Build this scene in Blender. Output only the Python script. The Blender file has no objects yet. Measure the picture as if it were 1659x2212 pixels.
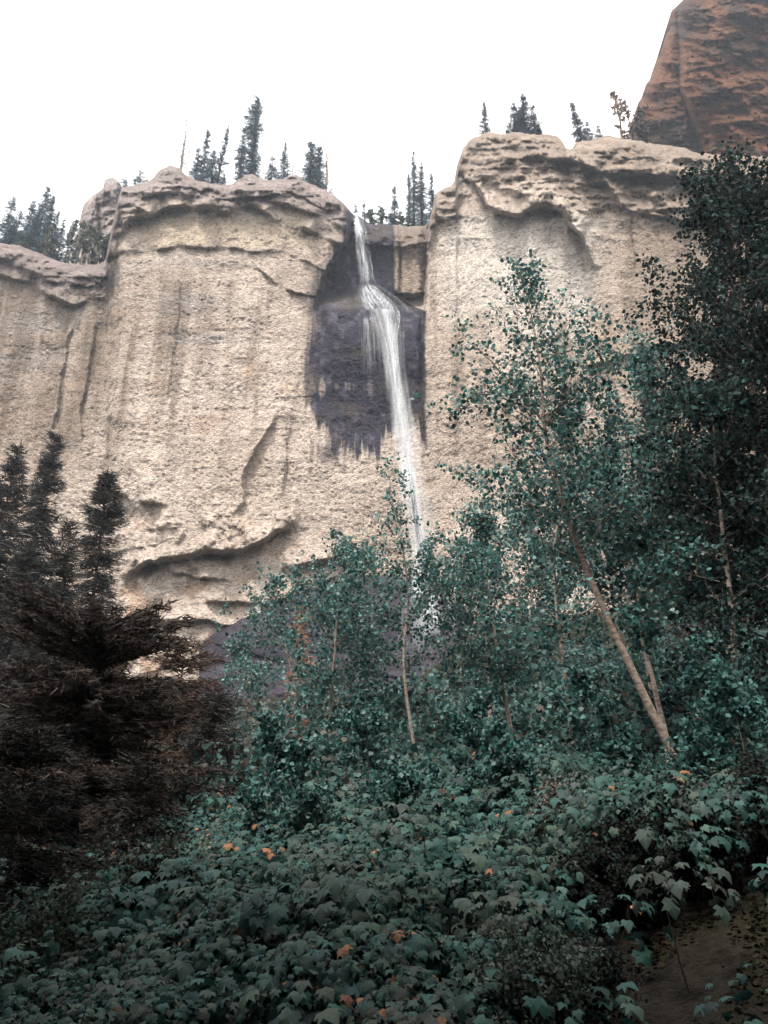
import bpy, math
import numpy as np
from mathutils import Vector
R = math.radians
sc = bpy.context.scene
COL = sc.collection

# ------------------------------------------------------------------ camera
PITCH = R(22.0); CAMZ = 1.6; FP = 1725.0        # focal length for a picture 1659 x 2212
cam = bpy.data.cameras.new('camera'); camo = bpy.data.objects.new('camera', cam); COL.objects.link(camo)
cam.sensor_fit = 'VERTICAL'; cam.sensor_height = 24.0; cam.lens = 24.0*FP/2212.0
cam.clip_start = 0.05; cam.clip_end = 3000
camo.location = (0, 0, CAMZ); camo.rotation_euler = (R(90)+PITCH, 0, 0)
sc.camera = camo
# ------------------------------------------------------------------ world
SUN_EL, SUN_AZ = R(64), R(205)      # high, from behind the camera and a little to the left
w = bpy.data.worlds.new('World'); sc.world = w; w.use_nodes = True
nt = w.node_tree; nt.nodes.clear()
sky = nt.nodes.new('ShaderNodeTexSky'); sky.sky_type = 'NISHITA'; sky.sun_disc = False
sky.sun_elevation = SUN_EL; sky.sun_rotation = SUN_AZ
sky.air_density = 1.0; sky.dust_density = 4.0; sky.ozone_density = 1.0
cl = nt.nodes.new('ShaderNodeMix'); cl.data_type = 'RGBA'; cl.inputs[0].default_value = 0.88
cl.inputs[7].default_value = (7.1, 7.0, 6.75, 1)      # bright, even cloud cover over the blue
bg = nt.nodes.new('ShaderNodeBackground'); bg.inputs[1].default_value = 0.10
wo = nt.nodes.new('ShaderNodeOutputWorld')
nt.links.new(sky.outputs[0], cl.inputs[6]); nt.links.new(cl.outputs[2], bg.inputs[0]); nt.links.new(bg.outputs[0], wo.inputs[0])
sun = bpy.data.lights.new('sun', 'SUN'); suno = bpy.data.objects.new('sun', sun); COL.objects.link(suno)
sun.energy = 1.4; sun.angle = R(11); sun.color = (1.0, 0.95, 0.88)
sd = Vector((math.sin(SUN_AZ)*math.cos(SUN_EL), math.cos(SUN_AZ)*math.cos(SUN_EL), math.sin(SUN_EL)))
suno.rotation_euler = sd.to_track_quat('Z', 'Y').to_euler()
sc.view_settings.view_transform = 'Standard'; sc.view_settings.look = 'None'
sc.view_settings.exposure = 2.3; sc.view_settings.gamma = 1.0
sc.render.engine = 'CYCLES'
sc.cycles.max_bounces = 6; sc.cycles.diffuse_bounces = 3; sc.cycles.glossy_bounces = 2
sc.cycles.transmission_bounces = 4; sc.cycles.transparent_max_bounces = 40; sc.cycles.volume_bounces = 0
sc.cycles.use_denoising = True

# ------------------------------------------------------------------ numeric helpers
CA, SA = math.cos(PITCH), math.sin(PITCH)
def ray(px, py):
    u = (1106.0-np.asarray(py, float))/FP; r = (np.asarray(px, float)-829.5)/FP
    return r+0*u, CA-u*SA+0*r, SA+u*CA+0*r
def at(px, py, Y):
    x, y, z = ray(px, py); t = Y/y
    return np.stack([x*t, y*t, CAMZ+z*t], -1)
def proj(p):
    p = np.asarray(p, float); x = p[..., 0]; y = p[..., 1]; z = p[..., 2]-CAMZ
    f = y*CA+z*SA; u = -y*SA+z*CA
    return 829.5+FP*x/f, 1106-FP*u/f
def _h(ix, iy, iz, seed):
    h = (ix*73856093) ^ (iy*19349663) ^ (iz*83492791) ^ (seed*2654435761 & 0x7fffffff)
    h = (h ^ (h >> 13))*1274126177 & 0x7fffffff
    h = (h ^ (h >> 16))*668265263 & 0x7fffffff
    return ((h ^ (h >> 15)) & 0xffff)/65535.0
def vnoise(x, y, z, seed=0):
    x, y, z = np.broadcast_arrays(np.asarray(x, float), np.asarray(y, float), np.asarray(z, float))
    xi = np.floor(x).astype(np.int64); yi = np.floor(y).astype(np.int64); zi = np.floor(z).astype(np.int64)
    fx = x-xi; fy = y-yi; fz = z-zi
    fx = fx*fx*(3-2*fx); fy = fy*fy*(3-2*fy); fz = fz*fz*(3-2*fz)
    def c(a, b, d): return _h(xi+a, yi+b, zi+d, seed)
    x00 = c(0,0,0)*(1-fx)+c(1,0,0)*fx; x10 = c(0,1,0)*(1-fx)+c(1,1,0)*fx
    x01 = c(0,0,1)*(1-fx)+c(1,0,1)*fx; x11 = c(0,1,1)*(1-fx)+c(1,1,1)*fx
    return ((x00*(1-fy)+x10*fy)*(1-fz)+(x01*(1-fy)+x11*fy)*fz)*2-1
def fbm(x, y, z, oct=4, seed=0, gain=0.5):
    s = 0; a = 1.0; t = 0
    for o in range(oct):
        s = s+a*vnoise(x*2**o+o*17.3, y*2**o+o*5.1, z*2**o+o*9.7, seed+o); t += a; a *= gain
    return s/t
def ridged(x, y, z, oct=4, seed=0):
    s = 0; a = 1.0; t = 0
    for o in range(oct):
        s = s+a*(1-np.abs(vnoise(x*2**o+o*7.3, y*2**o, z*2**o+o*3.7, seed+o))*2); t += a; a *= 0.5
    return s/t
def sst(a, b, x):
    t = np.clip((np.asarray(x, float)-a)/(b-a), 0, 1); return t*t*(3-2*t)
def lerp(a, b, t): return a+(b-a)*t

# ------------------------------------------------------------------ mesh helpers
class MB:
    """collects vertices, triangles / quads and colours, builds ONE mesh object"""
    def __init__(s): s.v = []; s.q = []; s.t = []; s.c = []; s.n = 0
    def add(s, v, quads=None, tris=None, col=(1, 1, 1)):
        v = np.asarray(v, float).reshape(-1, 3); n = len(v)
        if quads is not None and len(quads): s.q.append(np.asarray(quads, np.int64).reshape(-1, 4)+s.n)
        if tris is not None and len(tris): s.t.append(np.asarray(tris, np.int64).reshape(-1, 3)+s.n)
        c = np.asarray(col, float)
        s.c.append(np.broadcast_to(c, (n, 3)) if c.ndim == 1 else c.reshape(-1, 3)); s.v.append(v); s.n += n
    def build(s, name, mat, parent=None, smooth=False):
        v = np.concatenate(s.v); c = np.concatenate(s.c)
        q = np.concatenate(s.q) if s.q else np.zeros((0, 4), np.int64)
        t = np.concatenate(s.t) if s.t else np.zeros((0, 3), np.int64)
        me = bpy.data.meshes.new(name)
        me.vertices.add(len(v)); me.vertices.foreach_set('co', v.astype(np.float32).ravel())
        nl = len(q)*4+len(t)*3; me.loops.add(nl)
        me.loops.foreach_set('vertex_index', np.concatenate([q.ravel(), t.ravel()]).astype(np.int32))
        me.polygons.add(len(q)+len(t))
        st = np.concatenate([np.arange(len(q))*4, len(q)*4+np.arange(len(t))*3]).astype(np.int32)
        me.polygons.foreach_set('loop_start', st)
        if smooth: me.polygons.foreach_set('use_smooth', np.ones(len(st), bool))
        a = me.attributes.new('tint', 'FLOAT_COLOR', 'POINT')
        a.data.foreach_set('color', np.concatenate([c, np.ones((len(c), 1))], 1).astype(np.float32).ravel())
        me.update(calc_edges=True); me.materials.append(mat)
        o = bpy.data.objects.new(name, me); COL.objects.link(o)
        if parent is not None:
            o.parent = parent; o.matrix_parent_inverse = parent.matrix_basis.inverted()
        return o
def empty(name, loc, label, cat, group=None):
    o = bpy.data.objects.new(name, None); COL.objects.link(o); o.location = [float(k) for k in loc]
    o.empty_display_size = 0.3
    tag(o, label, cat, group); return o
def tag(o, label, cat, group=None):
    o['label'] = label; o['category'] = cat
    if group: o['group'] = group
def norm(a): return a/np.maximum(np.linalg.norm(a, axis=-1, keepdims=True), 1e-9)
def tube(mb, pts, rad, n=6, col=(1, 1, 1)):
    pts = np.asarray(pts, float); rad = np.asarray(rad, float); k = len(pts)
    d = norm(np.gradient(pts, axis=0)); ref = np.array([0.31, 0.2, 0.93]) if abs(d[0][2]) < .8 else np.array([1., 0.1, 0])
    a = norm(np.cross(d, ref)); b = np.cross(d, a)
    th = np.arange(n)*2*np.pi/n
    v = pts[:, None]+rad[:, None, None]*(a[:, None]*np.cos(th)[None, :, None]+b[:, None]*np.sin(th)[None, :, None])
    i = np.arange(k-1)[:, None]*n+np.arange(n)[None]; j = np.arange(k-1)[:, None]*n+(np.arange(n)+1)[None] % n
    mb.add(v, quads=np.stack([i, j, j+n, i+n], -1).reshape(-1, 4), col=col)
def tubes3(mb, P0, P1, P2, r0, r1, col):
    """many thin bent 3-sided twigs at once: P0->P1->P2"""
    m = len(P0)
    if not m: return
    d = norm(P2-P0); a = norm(np.cross(d, np.array([.3, .5, .8]))); b = np.cross(d, a)
    th = np.arange(3)*2*np.pi/3; V = []
    for P, r in ((P0, r0), (P1, (r0+r1)/2), (P2, r1)):
        r = np.broadcast_to(r, (m,))
        V.append(P[:, None]+r[:, None, None]*(a[:, None]*np.cos(th)[None, :, None]+b[:, None]*np.sin(th)[None, :, None]))
    v = np.stack(V, 1).reshape(-1, 3)
    base = np.arange(m)[:, None]*9; q = []
    for s in (0, 1):
        for k in range(3): q.append(np.stack([s*3+k, s*3+(k+1) % 3, s*3+3+(k+1) % 3, s*3+3+k]))
    q = (base[:, :, None]+np.array(q)[None]).reshape(-1, 4)
    mb.add(v, quads=q, col=col)
def cards(mb, P, X, Y, tmpl, tris, col, fold=None):
    """place a flat template (k x 2, optional third column) at P with axes X (side), Y (along)"""
    m = len(P); Z = np.cross(X, Y); Z = norm(Z)*np.linalg.norm(Y, axis=1, keepdims=True)
    t = np.asarray(tmpl, float)
    v = P[:, None]+X[:, None]*t[None, :, 0:1]+Y[:, None]*t[None, :, 1:2]
    if t.shape[1] > 2: v = v+Z[:, None]*t[None, :, 2:3]
    k = len(t); f = (np.arange(m)[:, None, None]*k+np.asarray(tris)[None]).reshape(-1, 3)
    mb.add(v, tris=f, col=np.repeat(col, k, 0))
ASPEN = np.array([[0, 0, 0], [.42, .22, .08], [.48, .55, .1], [0, 1.0, -.05], [-.48, .55, .1], [-.42, .22, .08]])
ASPEN_T = [[0, 1, 2], [0, 2, 3], [0, 3, 4], [0, 4, 5]]
MAPLE = np.array([[0, .12, .0], [.28, -.06, -.04], [.55, .16, -.1], [.42, .34, .0], [.66, .62, -.12], [.34, .62, .03], [.3, .8, 0], [0, 1.14, -.16],
                  [-.3, .8, 0], [-.34, .62, .03], [-.66, .62, -.12], [-.42, .34, .0], [-.55, .16, -.1], [-.28, -.06, -.04], [0, .5, .07]])
MAPLE_T = [[14, i, i+1] for i in range(0, 13)]+[[14, 13, 0]]
NEED = np.array([[-.5, 0], [.5, 0], [0, 1.0]]); NEED_T = [[0, 1, 2]]
def rdirs(rng, n): return norm(rng.normal(size=(n, 3)))
def pal(rng, n, cols, wts, jit=0.18):
    cols = np.array(cols); i = rng.choice(len(cols), n, p=np.array(wts)/sum(wts))
    return np.clip(cols[i]*(1+rng.normal(0, jit, (n, 1)))*(1+rng.normal(0, .05, (n, 3))), 0.004, .9)

# ------------------------------------------------------------------ materials
def mat(name, rough=0.8, spec=0.3):
    m = bpy.data.materials.new(name); m.use_nodes = True; n = m.node_tree
    b = n.nodes['Principled BSDF']; b.inputs['Roughness'].default_value = rough
    b.inputs['Specular IOR Level'].default_value = spec
    return m, n, b
def leafmat(name, trans=0.35, rough=0.55, spec=0.35):
    m, n, b = mat(name, rough, spec)
    a = n.nodes.new('ShaderNodeAttribute'); a.attribute_name = 'tint'
    n.links.new(a.outputs['Color'], b.inputs['Base Color'])
    tr = n.nodes.new('ShaderNodeBsdfTranslucent'); n.links.new(a.outputs['Color'], tr.inputs[0])
    mx = n.nodes.new('ShaderNodeMixShader'); mx.inputs[0].default_value = trans
    n.links.new(b.outputs[0], mx.inputs[1]); n.links.new(tr.outputs[0], mx.inputs[2])
    n.links.new(mx.outputs[0], n.nodes['Material Output'].inputs[0]); return m
def barkmat(name, scale=18, dark=0.45):
    m, n, b = mat(name, 0.85, 0.2)
    a = n.nodes.new('ShaderNodeAttribute'); a.attribute_name = 'tint'
    tc = n.nodes.new('ShaderNodeTexCoord'); mp = n.nodes.new('ShaderNodeMapping'); mp.inputs[3].default_value = (1, 1, 2.2)
    no = n.nodes.new('ShaderNodeTexNoise'); no.inputs['Scale'].default_value = scale; no.inputs['Detail'].default_value = 6
    n.links.new(tc.outputs['Object'], mp.inputs[0]); n.links.new(mp.outputs[0], no.inputs[0])
    rp = n.nodes.new('ShaderNodeValToRGB'); rp.color_ramp.elements[0].position = .38; rp.color_ramp.elements[1].position = .56
    rp.color_ramp.elements[0].color = (dark, dark, dark, 1); rp.color_ramp.elements[1].color = (1, 1, 1, 1)
    n.links.new(no.outputs[0], rp.inputs[0])
    mx = n.nodes.new('ShaderNodeMix'); mx.data_type = 'RGBA'; mx.blend_type = 'MULTIPLY'; mx.inputs[0].default_value = 1
    n.links.new(a.outputs['Color'], mx.inputs[6]); n.links.new(rp.outputs[0], mx.inputs[7]); n.links.new(mx.outputs[2], b.inputs['Base Color'])
    bp = n.nodes.new('ShaderNodeBump'); bp.inputs['Strength'].default_value = .6; bp.inputs['Distance'].default_value = .02
    n.links.new(no.outputs[0], bp.inputs['Height']); n.links.new(bp.outputs[0], b.inputs['Normal']); return m
def rockmat(name, peb=2.2, bump=0.9, dist=0.25, pebmix=0.5, warp_=.8):
    m, n, b = mat(name, 0.9, 0.15); L = n.links.new
    a = n.nodes.new('ShaderNodeAttribute'); a.attribute_name = 'tint'
    tc = n.nodes.new('ShaderNodeTexCoord')
    mp = n.nodes.new('ShaderNodeMapping'); mp.inputs[3].default_value = (1, 1, 1.5); L(tc.outputs['Object'], mp.inputs[0])
    # distorted coordinates so that the pebbles are uneven
    nd = n.nodes.new('ShaderNodeTexNoise'); nd.inputs['Scale'].default_value = 1.1; nd.inputs['Detail'].default_value = 3; L(mp.outputs[0], nd.inputs[0])
    ad = n.nodes.new('ShaderNodeMixRGB'); ad.blend_type = 'ADD'; ad.inputs[0].default_value = warp_; L(mp.outputs[0], ad.inputs[1]); L(nd.outputs['Color'], ad.inputs[2])
    v1 = n.nodes.new('ShaderNodeTexVoronoi'); v1.inputs['Scale'].default_value = peb; L(ad.outputs[0], v1.inputs[0])
    v2 = n.nodes.new('ShaderNodeTexVoronoi'); v2.inputs['Scale'].default_value = peb*2.7; L(ad.outputs[0], v2.inputs[0])
    n1 = n.nodes.new('ShaderNodeTexNoise'); n1.inputs['Scale'].default_value = .55; n1.inputs['Detail'].default_value = 9; n1.inputs['Roughness'].default_value = .68; L(mp.outputs[0], n1.inputs[0])
    n2 = n.nodes.new('ShaderNodeTexNoise'); n2.inputs['Scale'].default_value = 5; n2.inputs['Detail'].default_value = 5; n2.inputs['Roughness'].default_value = .7; L(mp.outputs[0], n2.inputs[0])
    # pebble colours: grey, tan and dark stones in a pale matrix; dark ones also imitate shadow specks
    rp = n.nodes.new('ShaderNodeValToRGB'); e = rp.color_ramp.elements
    e[0].position = 0; e[0].color = (.38, .34, .33, 1); e[1].position = 1; e[1].color = (1.35, 1.35, 1.35, 1)
    k = e.new(.3); k.color = (.85, .84, .83, 1); k = e.new(.72); k.color = (1.08, 1.06, 1.03, 1)
    sp = n.nodes.new('ShaderNodeSeparateColor'); L(v1.outputs['Color'], sp.inputs[0]); L(sp.outputs[0], rp.inputs[0])
    m1 = n.nodes.new('ShaderNodeMix'); m1.data_type = 'RGBA'; m1.blend_type = 'MULTIPLY'; m1.inputs[0].default_value = pebmix
    L(a.outputs['Color'], m1.inputs[6]); L(rp.outputs[0], m1.inputs[7])
    r2 = n.nodes.new('ShaderNodeMapRange'); r2.inputs[1].default_value = .3; r2.inputs[2].default_value = .7; r2.inputs[3].default_value = .68; r2.inputs[4].default_value = 1.25
    L(n1.outputs[0], r2.inputs[0])
    m2 = n.nodes.new('ShaderNodeMix'); m2.data_type = 'RGBA'; m2.blend_type = 'MULTIPLY'; m2.inputs[0].default_value = .85
    L(m1.outputs[2], m2.inputs[6]); L(r2.outputs[0], m2.inputs[7]); L(m2.outputs[2], b.inputs['Base Color'])
    # relief
    def mth(op, x, y):
        q = n.nodes.new('ShaderNodeMath'); q.operation = op
        for i, s in enumerate((x, y)):
            if isinstance(s, (int, float)): q.inputs[i].default_value = s
            else: L(s, q.inputs[i])
        return q.outputs[0]
    h = mth('ADD', mth('MULTIPLY', v1.outputs['Distance'], -.9), mth('MULTIPLY', v2.outputs['Distance'], -.45))
    h = mth('ADD', h, mth('MULTIPLY', n1.outputs[0], .7)); h = mth('ADD', h, mth('MULTIPLY', n2.outputs[0], .9))
    bp = n.nodes.new('ShaderNodeBump'); bp.inputs['Strength'].default_value = bump; bp.inputs['Distance'].default_value = dist
    L(h, bp.inputs['Height']); L(bp.outputs[0], b.inputs['Normal'])
    return m
M_ROCK = rockmat('conglomerate rock', peb=3.8, bump=.9, dist=.34, pebmix=.8)
M_CRAG = rockmat('orange rock', peb=1.8, bump=1.0, dist=.9, pebmix=.8)
M_WET = rockmat('wet rock', peb=1.5, bump=.8, dist=.3, pebmix=.3)
for _m in (M_WET,): _m.node_tree.nodes['Principled BSDF'].inputs['Roughness'].default_value = .55
M_SOIL = rockmat('soil', peb=22, bump=.9, dist=.03, pebmix=.9, warp_=.04)
M_LEAF = leafmat('aspen leaf', .3, .5, .35)
M_MAPLE = leafmat('maple leaf', .25, .6, .22)
M_DULL = leafmat('dull leaf', .2, .8, .1)
M_NEEDLE = leafmat('needles', .12, .7, .15)
M_BARK = barkmat('bark'); M_PALE = barkmat('aspen bark', 14, .5)

# ------------------------------------------------------------------ the cliff
OUT = np.array([(-150,520),(-60,522),(0,525),(40,530),(80,545),(120,563),(170,572),(215,572),(228,560),(240,500),(250,455),(258,420),(264,404),(285,402),(300,398),(330,386),(345,366),(365,357),(385,362),(402,380),(430,390),(470,398),(500,398),(515,388),(530,379),(545,376),(570,388),(610,388),(625,379),(640,377),(655,390),(690,404),(720,420),(745,440),(757,455),(764,463),(775,468),(800,484),(850,486),(880,489),(915,489),(928,478),(938,440),(944,415),(975,400),(984,385),(990,350),(1000,320),(1015,300),(1040,290),(1060,285),(1090,290),(1110,285),(1150,289),(1200,291),(1213,303),(1223,320),(1236,320),(1247,306),(1270,303),(1300,297),(1315,290),(1340,298),(1360,301),(1400,309),(1480,320),(1500,330),(1560,335),(1800,345)], float)
def outline(px): return np.interp(px, OUT[:, 0], OUT[:, 1])+3.0*fbm(np.asarray(px)/9., 0, 0, 4, 5)
BROWS = [ # points (left to right), protrusion above, undercut below, soft up, band, soft down
 ([(255,505),(280,471),(330,466),(350,451),(400,443),(450,441),(500,443),(550,441),(590,466),(625,481),(675,496),(715,516),(752,531)], 1.7, .9, 45, 10, 40),
 ([(300,425),(380,411),(450,406),(505,416),(600,431),(650,451),(725,481),(755,492)], 1.5, .6, 20, 7, 22),
 ([(225,571),(260,541),(350,536),(425,529),(500,536),(600,543),(680,571),(725,601)], .55, .25, 40, 6, 40),
 ([(560,575),(600,611),(640,631),(692,643)], .7, .5, 22, 5, 18),
 ([(235,1058),(280,1079),(310,1084),(350,1094)], 1.5, 1.8, 50, 7, 55),
 ([(270,1238),(320,1210),(350,1203),(380,1199),(450,1187),(525,1180),(560,1171),(600,1148),(632,1132)], 3.0, 3.4, 70, 15, 34),
 ([(360,1232),(425,1241),(480,1249),(500,1251)], 1.0, .8, 14, 6, 26),
 ([(610,1228),(650,1213),(700,1205),(750,1199),(790,1196)], 1.8, 1.0, 35, 10, 40),
 ([(430,1306),(500,1297),(570,1300),(640,1290)], 1.2, .8, 22, 6, 26),
 ([(300,1310),(350,1337),(400,1334),(475,1349),(530,1352)], 1.0, .8, 18, 6, 26),
 ([(640,1262),(700,1250),(760,1245)], .8, .5, 12, 5, 16),
 ([(1028,392),(1050,435),(1080,450),(1120,457),(1150,441),(1180,435),(1210,450),(1230,480),(1255,505),(1270,540),(1290,575)], 3.4, 1.2, 60, 13, 60),
 ([(1175,414),(1220,403),(1255,397),(1310,394),(1330,425),(1355,447)], 2.0, 1.4, 26, 15, 26),
 ([(1262,350),(1310,368),(1355,376),(1430,375),(1480,384),(1540,374)], 2.6, 1.6, 34, 12, 40),
 ([(986,352),(1005,380),(1028,397)], 1.4, .8, 30, 7, 30),
 ([(1070,347),(1170,340),(1230,343),(1285,356)], 1.4, .7, 26, 7, 26),
 ([(1355,448),(1390,465),(1455,475),(1510,480)], 1.3, .8, 22, 7, 26),
 ([(1395,421),(1412,430),(1430,441)], 1.2, 1.2, 12, 9, 14),
 ([(1435,456),(1470,452),(1520,450)], 1.1, .8, 14, 7, 16),
 ([(1265,790),(1365,762),(1413,746),(1520,738)], .8, .5, 20, 5, 30),
 ([(-80,592),(0,596),(60,604),(110,640),(160,655),(200,640)], 1.6, .5, 40, 9, 30),
 ([(940,470),(990,462),(1040,470)], .7, .3, 20, 6, 20),
 ([(690,640),(735,623),(780,613),(815,618),(845,640),(872,668)], -1.2, -1.0, 16, 5, 30),
]
STEPS = [ # lines down the face: left side proud (positive) of the right side
 ([(592,900),(562,949),(541,994),(522,1034),(522,1080),(500,1110)], 1.3, 34),
 ([(205,690),(190,800),(170,900),(175,960)], .8, 26),
 ([(150,700),(130,820),(112,930)], .8, 22),
 ([(385,610),(378,700),(366,800),(355,870)], .5, 22),
 ([(625,900),(612,1000),(610,1080)], .5, 18),
 ([(1358,470),(1362,530),(1372,590)], .6, 12),
]
def warp(px, py):
    a = 8*fbm(px/55., py/55., 1, 5, 301, .6); b = 7*fbm(px/50., py/50., 9, 5, 302, .6)
    return px+a*1.3, py+b*1.2
def strata(X, Z, H, seed, wx=10.):
    s_ = (Z+H*.8*fbm(X/wx, Z/wx, 0, 4, seed))/H; k = np.floor(s_); fr = s_-k
    am = .15+.85*sst(-.35, .45, fbm(X/(H*3.5), k*7.7, 0, 4, seed+5))
    return am*(1-fr)**.6*sst(0, .1, fr+.02)
def face_depth(px, py):
    """distance (metres) of the rock face in front of the camera, by direction"""
    P0 = at(px, py, 90.0); X, Z = P0[..., 0], P0[..., 2]
    rawpx, rawpy = px, py; px, py = warp(px, py)
    Y = 90.0+0.10*(Z-45)
    Y = Y-3.5*np.exp(-((px-430)/300.)**2)+2.5*sst(250, -100, px)             # left buttress bulges
    Y = Y-7.0*sst(930, 1150, px)-6.0*sst(1250, 1700, px)                       # right wall comes nearer
    wob = 7*fbm(px/40., py/40., 0, 4, 31)
    # slot of the fall
    xl = np.interp(py, [440, 520, 540, 565, 600, 640, 700, 820], [757, 753, 735, 718, 702, 690, 684, 680])+wob*.5
    xr = np.interp(py, [440, 600, 700, 1000, 1100], [924, 921, 915, 915, 915])+wob*.35
    dep = np.interp(py, [440, 600, 655, 670, 760, 960, 1080], [8.5, 7.0, 5.6, 2.6, 1.8, 1.3, .2])
    ins = sst(-5, 7, px-xl)*sst(-4, 4, xr-px)
    depl = np.interp(py, [440, 640, 680, 900, 960], [1, .85, .25, .1, 0])
    ins = ins*lerp(depl, 1.0, sst(800, 905, px))
    Y = Y+dep*ins
    pier = sst(846, 856, px)*sst(922, 912, px)*sst(640, 628, py+wob)
    Y = Y-2.8*pier*(1-.45*np.exp(-((px-864)/3.)**2)-.5*np.exp(-((px-915)/6.)**2))
    # ledge in the middle of the fall (its top slopes towards us, rounded)
    ly = np.interp(px, [680, 735, 780, 815, 845, 875, 915], [648, 628, 614, 617, 636, 664, 672])
    Y = Y-3.0*sst(-4, 40, py-ly)*sst(685, 720, px)*sst(918, 900, px)*sst(900, 700, py)
    for pts, A, B, wu, band, wd in BROWS:
        pts = np.array(pts, float); yl = np.interp(px, pts[:, 0], pts[:, 1])+wob
        e = sst(pts[0, 0]-16, pts[0, 0]+26, px+wob)*sst(pts[-1, 0]+16, pts[-1, 0]-26, px+wob)
        amp = e*np.clip(.62+1.5*fbm(px/32., py/40., 3, 4, int(pts[0, 0])), .05 if A < 2.4 else .5, 1.5)
        d = py-yl
        pr = np.where(d < 0, -A*np.exp(np.minimum(d, 0)/wu), np.where(d < band, lerp(-A, B, np.clip(d/band, 0, 1)), B*np.exp(-np.maximum(d-band, 0)/wd)))
        Y = Y+pr*amp
    for pts, A, wd in STEPS:
        pts = np.array(pts, float); xl2 = np.interp(py, pts[:, 1], pts[:, 0])+wob*.7
        e = sst(pts[0, 1]-20, pts[0, 1]+30, py)*sst(pts[-1, 1]+20, pts[-1, 1]-30, py)
        d = px-xl2
        pr = np.where(d < 0, -A*.5*np.exp(np.minimum(d, 0)/wd), np.where(d < 6, lerp(-A*.5, A*.7, np.clip(d/6., 0, 1)), A*.7*np.exp(-np.maximum(d-6, 0)/wd)))
        Y = Y+pr*e
    # cap rock is knobbly
    px, py = rawpx, rawpy; top = outline(px)
    capl = np.interp(px, [0, 250, 300, 550, 760, 925, 1000, 1120, 1250, 1500, 1700], [40, 90, 70, 62, 60, 60, 110, 160, 190, 170, 150])
    cap = 1-sst(.7, 1.15, (py-top)/capl+.2*fbm(px/30., py/30., 0, 3, 8))
    Y = Y-cap*(1.3*ridged(X/4.5, Z/3.0, 0, 4, 12)+1.0*fbm(X/1.6, Z/1.2, 0, 4, 14)+.9*strata(X+.5*Z, Z+.1*X, 3.4, 310, 5.)+.45*strata(X, Z, 1.3, 320, 5.)+.8*np.abs(fbm(X/2.6, Z/2.2, 3, 3, 311)))
    Y = Y-(1-cap)*(.0+.22*sst(.15, .6, fbm(X/7., Z/5., 4, 3, 331)))*strata(X+Z*.3, Z, 1.5, 330)
    Y = Y-(1-cap)*.35*sst(980, 1200, py)*sst(-.1, .4, fbm(X/6., Z/6., 8, 3, 341))*strata(X, Z-.35*X, 2.3, 340)
    # rounding over at the very top
    Y = Y+4.0*np.exp(-(py-top)/7.)
    # general relief
    Y = Y+1.3*fbm(X/11., Z/14., 1, 3, 2)+.25*fbm(X/4.6, Z/1.9, 0, 3, 3)
    fl = sst(700, 60, px)*sst(560, 700, py)*sst(1100, 900, py)
    Y = Y+fl*.9*fbm(X/2.2+.06*Z, Z/26., 0, 3, 44)+.25*fbm(X/1.8, Z/16., 5, 3, 45)
    smooth = sst(300, 380, py)*0
    low = sst(900, 1250, py)*sst(760, 650, px)
    Y = Y+low*(.45*ridged(X/7.+Z/16, Z/3.5-X/16, 0, 4, 51))*.8
    rs = .8+.5*fbm(X/9., Z/7., 2, 3, 61)
    Y = Y+rs*(.13*fbm(X/.42, Z/.3, 0, 2, 21)+.05*ridged(X/1.6, Z/.8, 4, 3, 22))+cap*.5*fbm(X/.9, Z/.7, 0, 3, 24)-.08*sst(.25, .7, vnoise(X/.36, Z/.28, 2, 23))*(1-cap)
    # pockets where stones have dropped out
    pk = vnoise(X/.42, Z/.3, 0, 71); Y = Y+.12*sst(.62, .85, pk)*sst(-.3, .3, fbm(X/6., Z/5., 0, 2, 72))
    return Y
def grid(mb_px, mb_py):
    pass
STEP = 2.0
gx = np.arange(-120, 1760, STEP); nrow = 520
tt = (np.arange(nrow)/(nrow-1.0))
top = outline(gx)
PX = np.broadcast_to(gx[None], (nrow, len(gx))).copy(); PY = top[None]+tt[:, None]*(1560-top[None])
YD = face_depth(PX, PY)
V = at(PX, PY, YD)
# colours of the stone
X, Z = V[..., 0], V[..., 2]
WX, WY = warp(PX, PY)
def c3(*a): return np.array(a, float)
pale, tan, grey, brown = c3(.46, .385, .33), c3(.35, .28, .228), c3(.27, .245, .235), c3(.20, .155, .12)
def mixc(c, d, m): return c*(1-m[..., None])+d*m[..., None]
colr = np.zeros(V.shape)+pale
big = fbm(X/9., Z/11., 0, 4, 101)
colr = mixc(colr, tan, np.clip(.35+.9*big, 0, 1))
# vignette darkening put into the colour, plus weathering: outer wall and fluted left browner
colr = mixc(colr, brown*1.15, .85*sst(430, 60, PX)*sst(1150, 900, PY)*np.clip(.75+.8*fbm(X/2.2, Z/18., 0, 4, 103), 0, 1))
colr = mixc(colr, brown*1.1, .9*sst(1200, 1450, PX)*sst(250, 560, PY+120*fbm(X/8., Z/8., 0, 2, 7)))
st = fbm(X/1.3+.04*Z, Z/22., 0, 4, 104); stw = sst(620, 250, PX)*sst(540, 640, PY)*sst(1080, 880, PY)
colr = mixc(colr, brown*.85, .95*stw*sst(-.05, .3, st))
st2 = fbm(X/1.0, Z/20., 3, 4, 105)
colr = mixc(colr, brown, .6*sst(.05, .4, st2)*sst(560, 660, PY)*sst(1060, 860, PY))
gb = sst(.0, .5, fbm(X/12., Z/4., 6, 4, 121)); colr = mixc(colr, grey*1.15, .5*gb*sst(540, 580, WY)*sst(900, 760, PY)*sst(940, 800, PX))
gr = np.exp(-((PX-1225)/26.)**2)+.8*np.exp(-((PX-1120)/14.)**2); colr = mixc(colr, c3(.56, .53, .50), .5*gr*sst(470, 520, PY)*sst(720, 600, PY)*np.clip(.6+fbm(X/.8, Z/12., 0, 3, 122), 0, 1))
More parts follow.
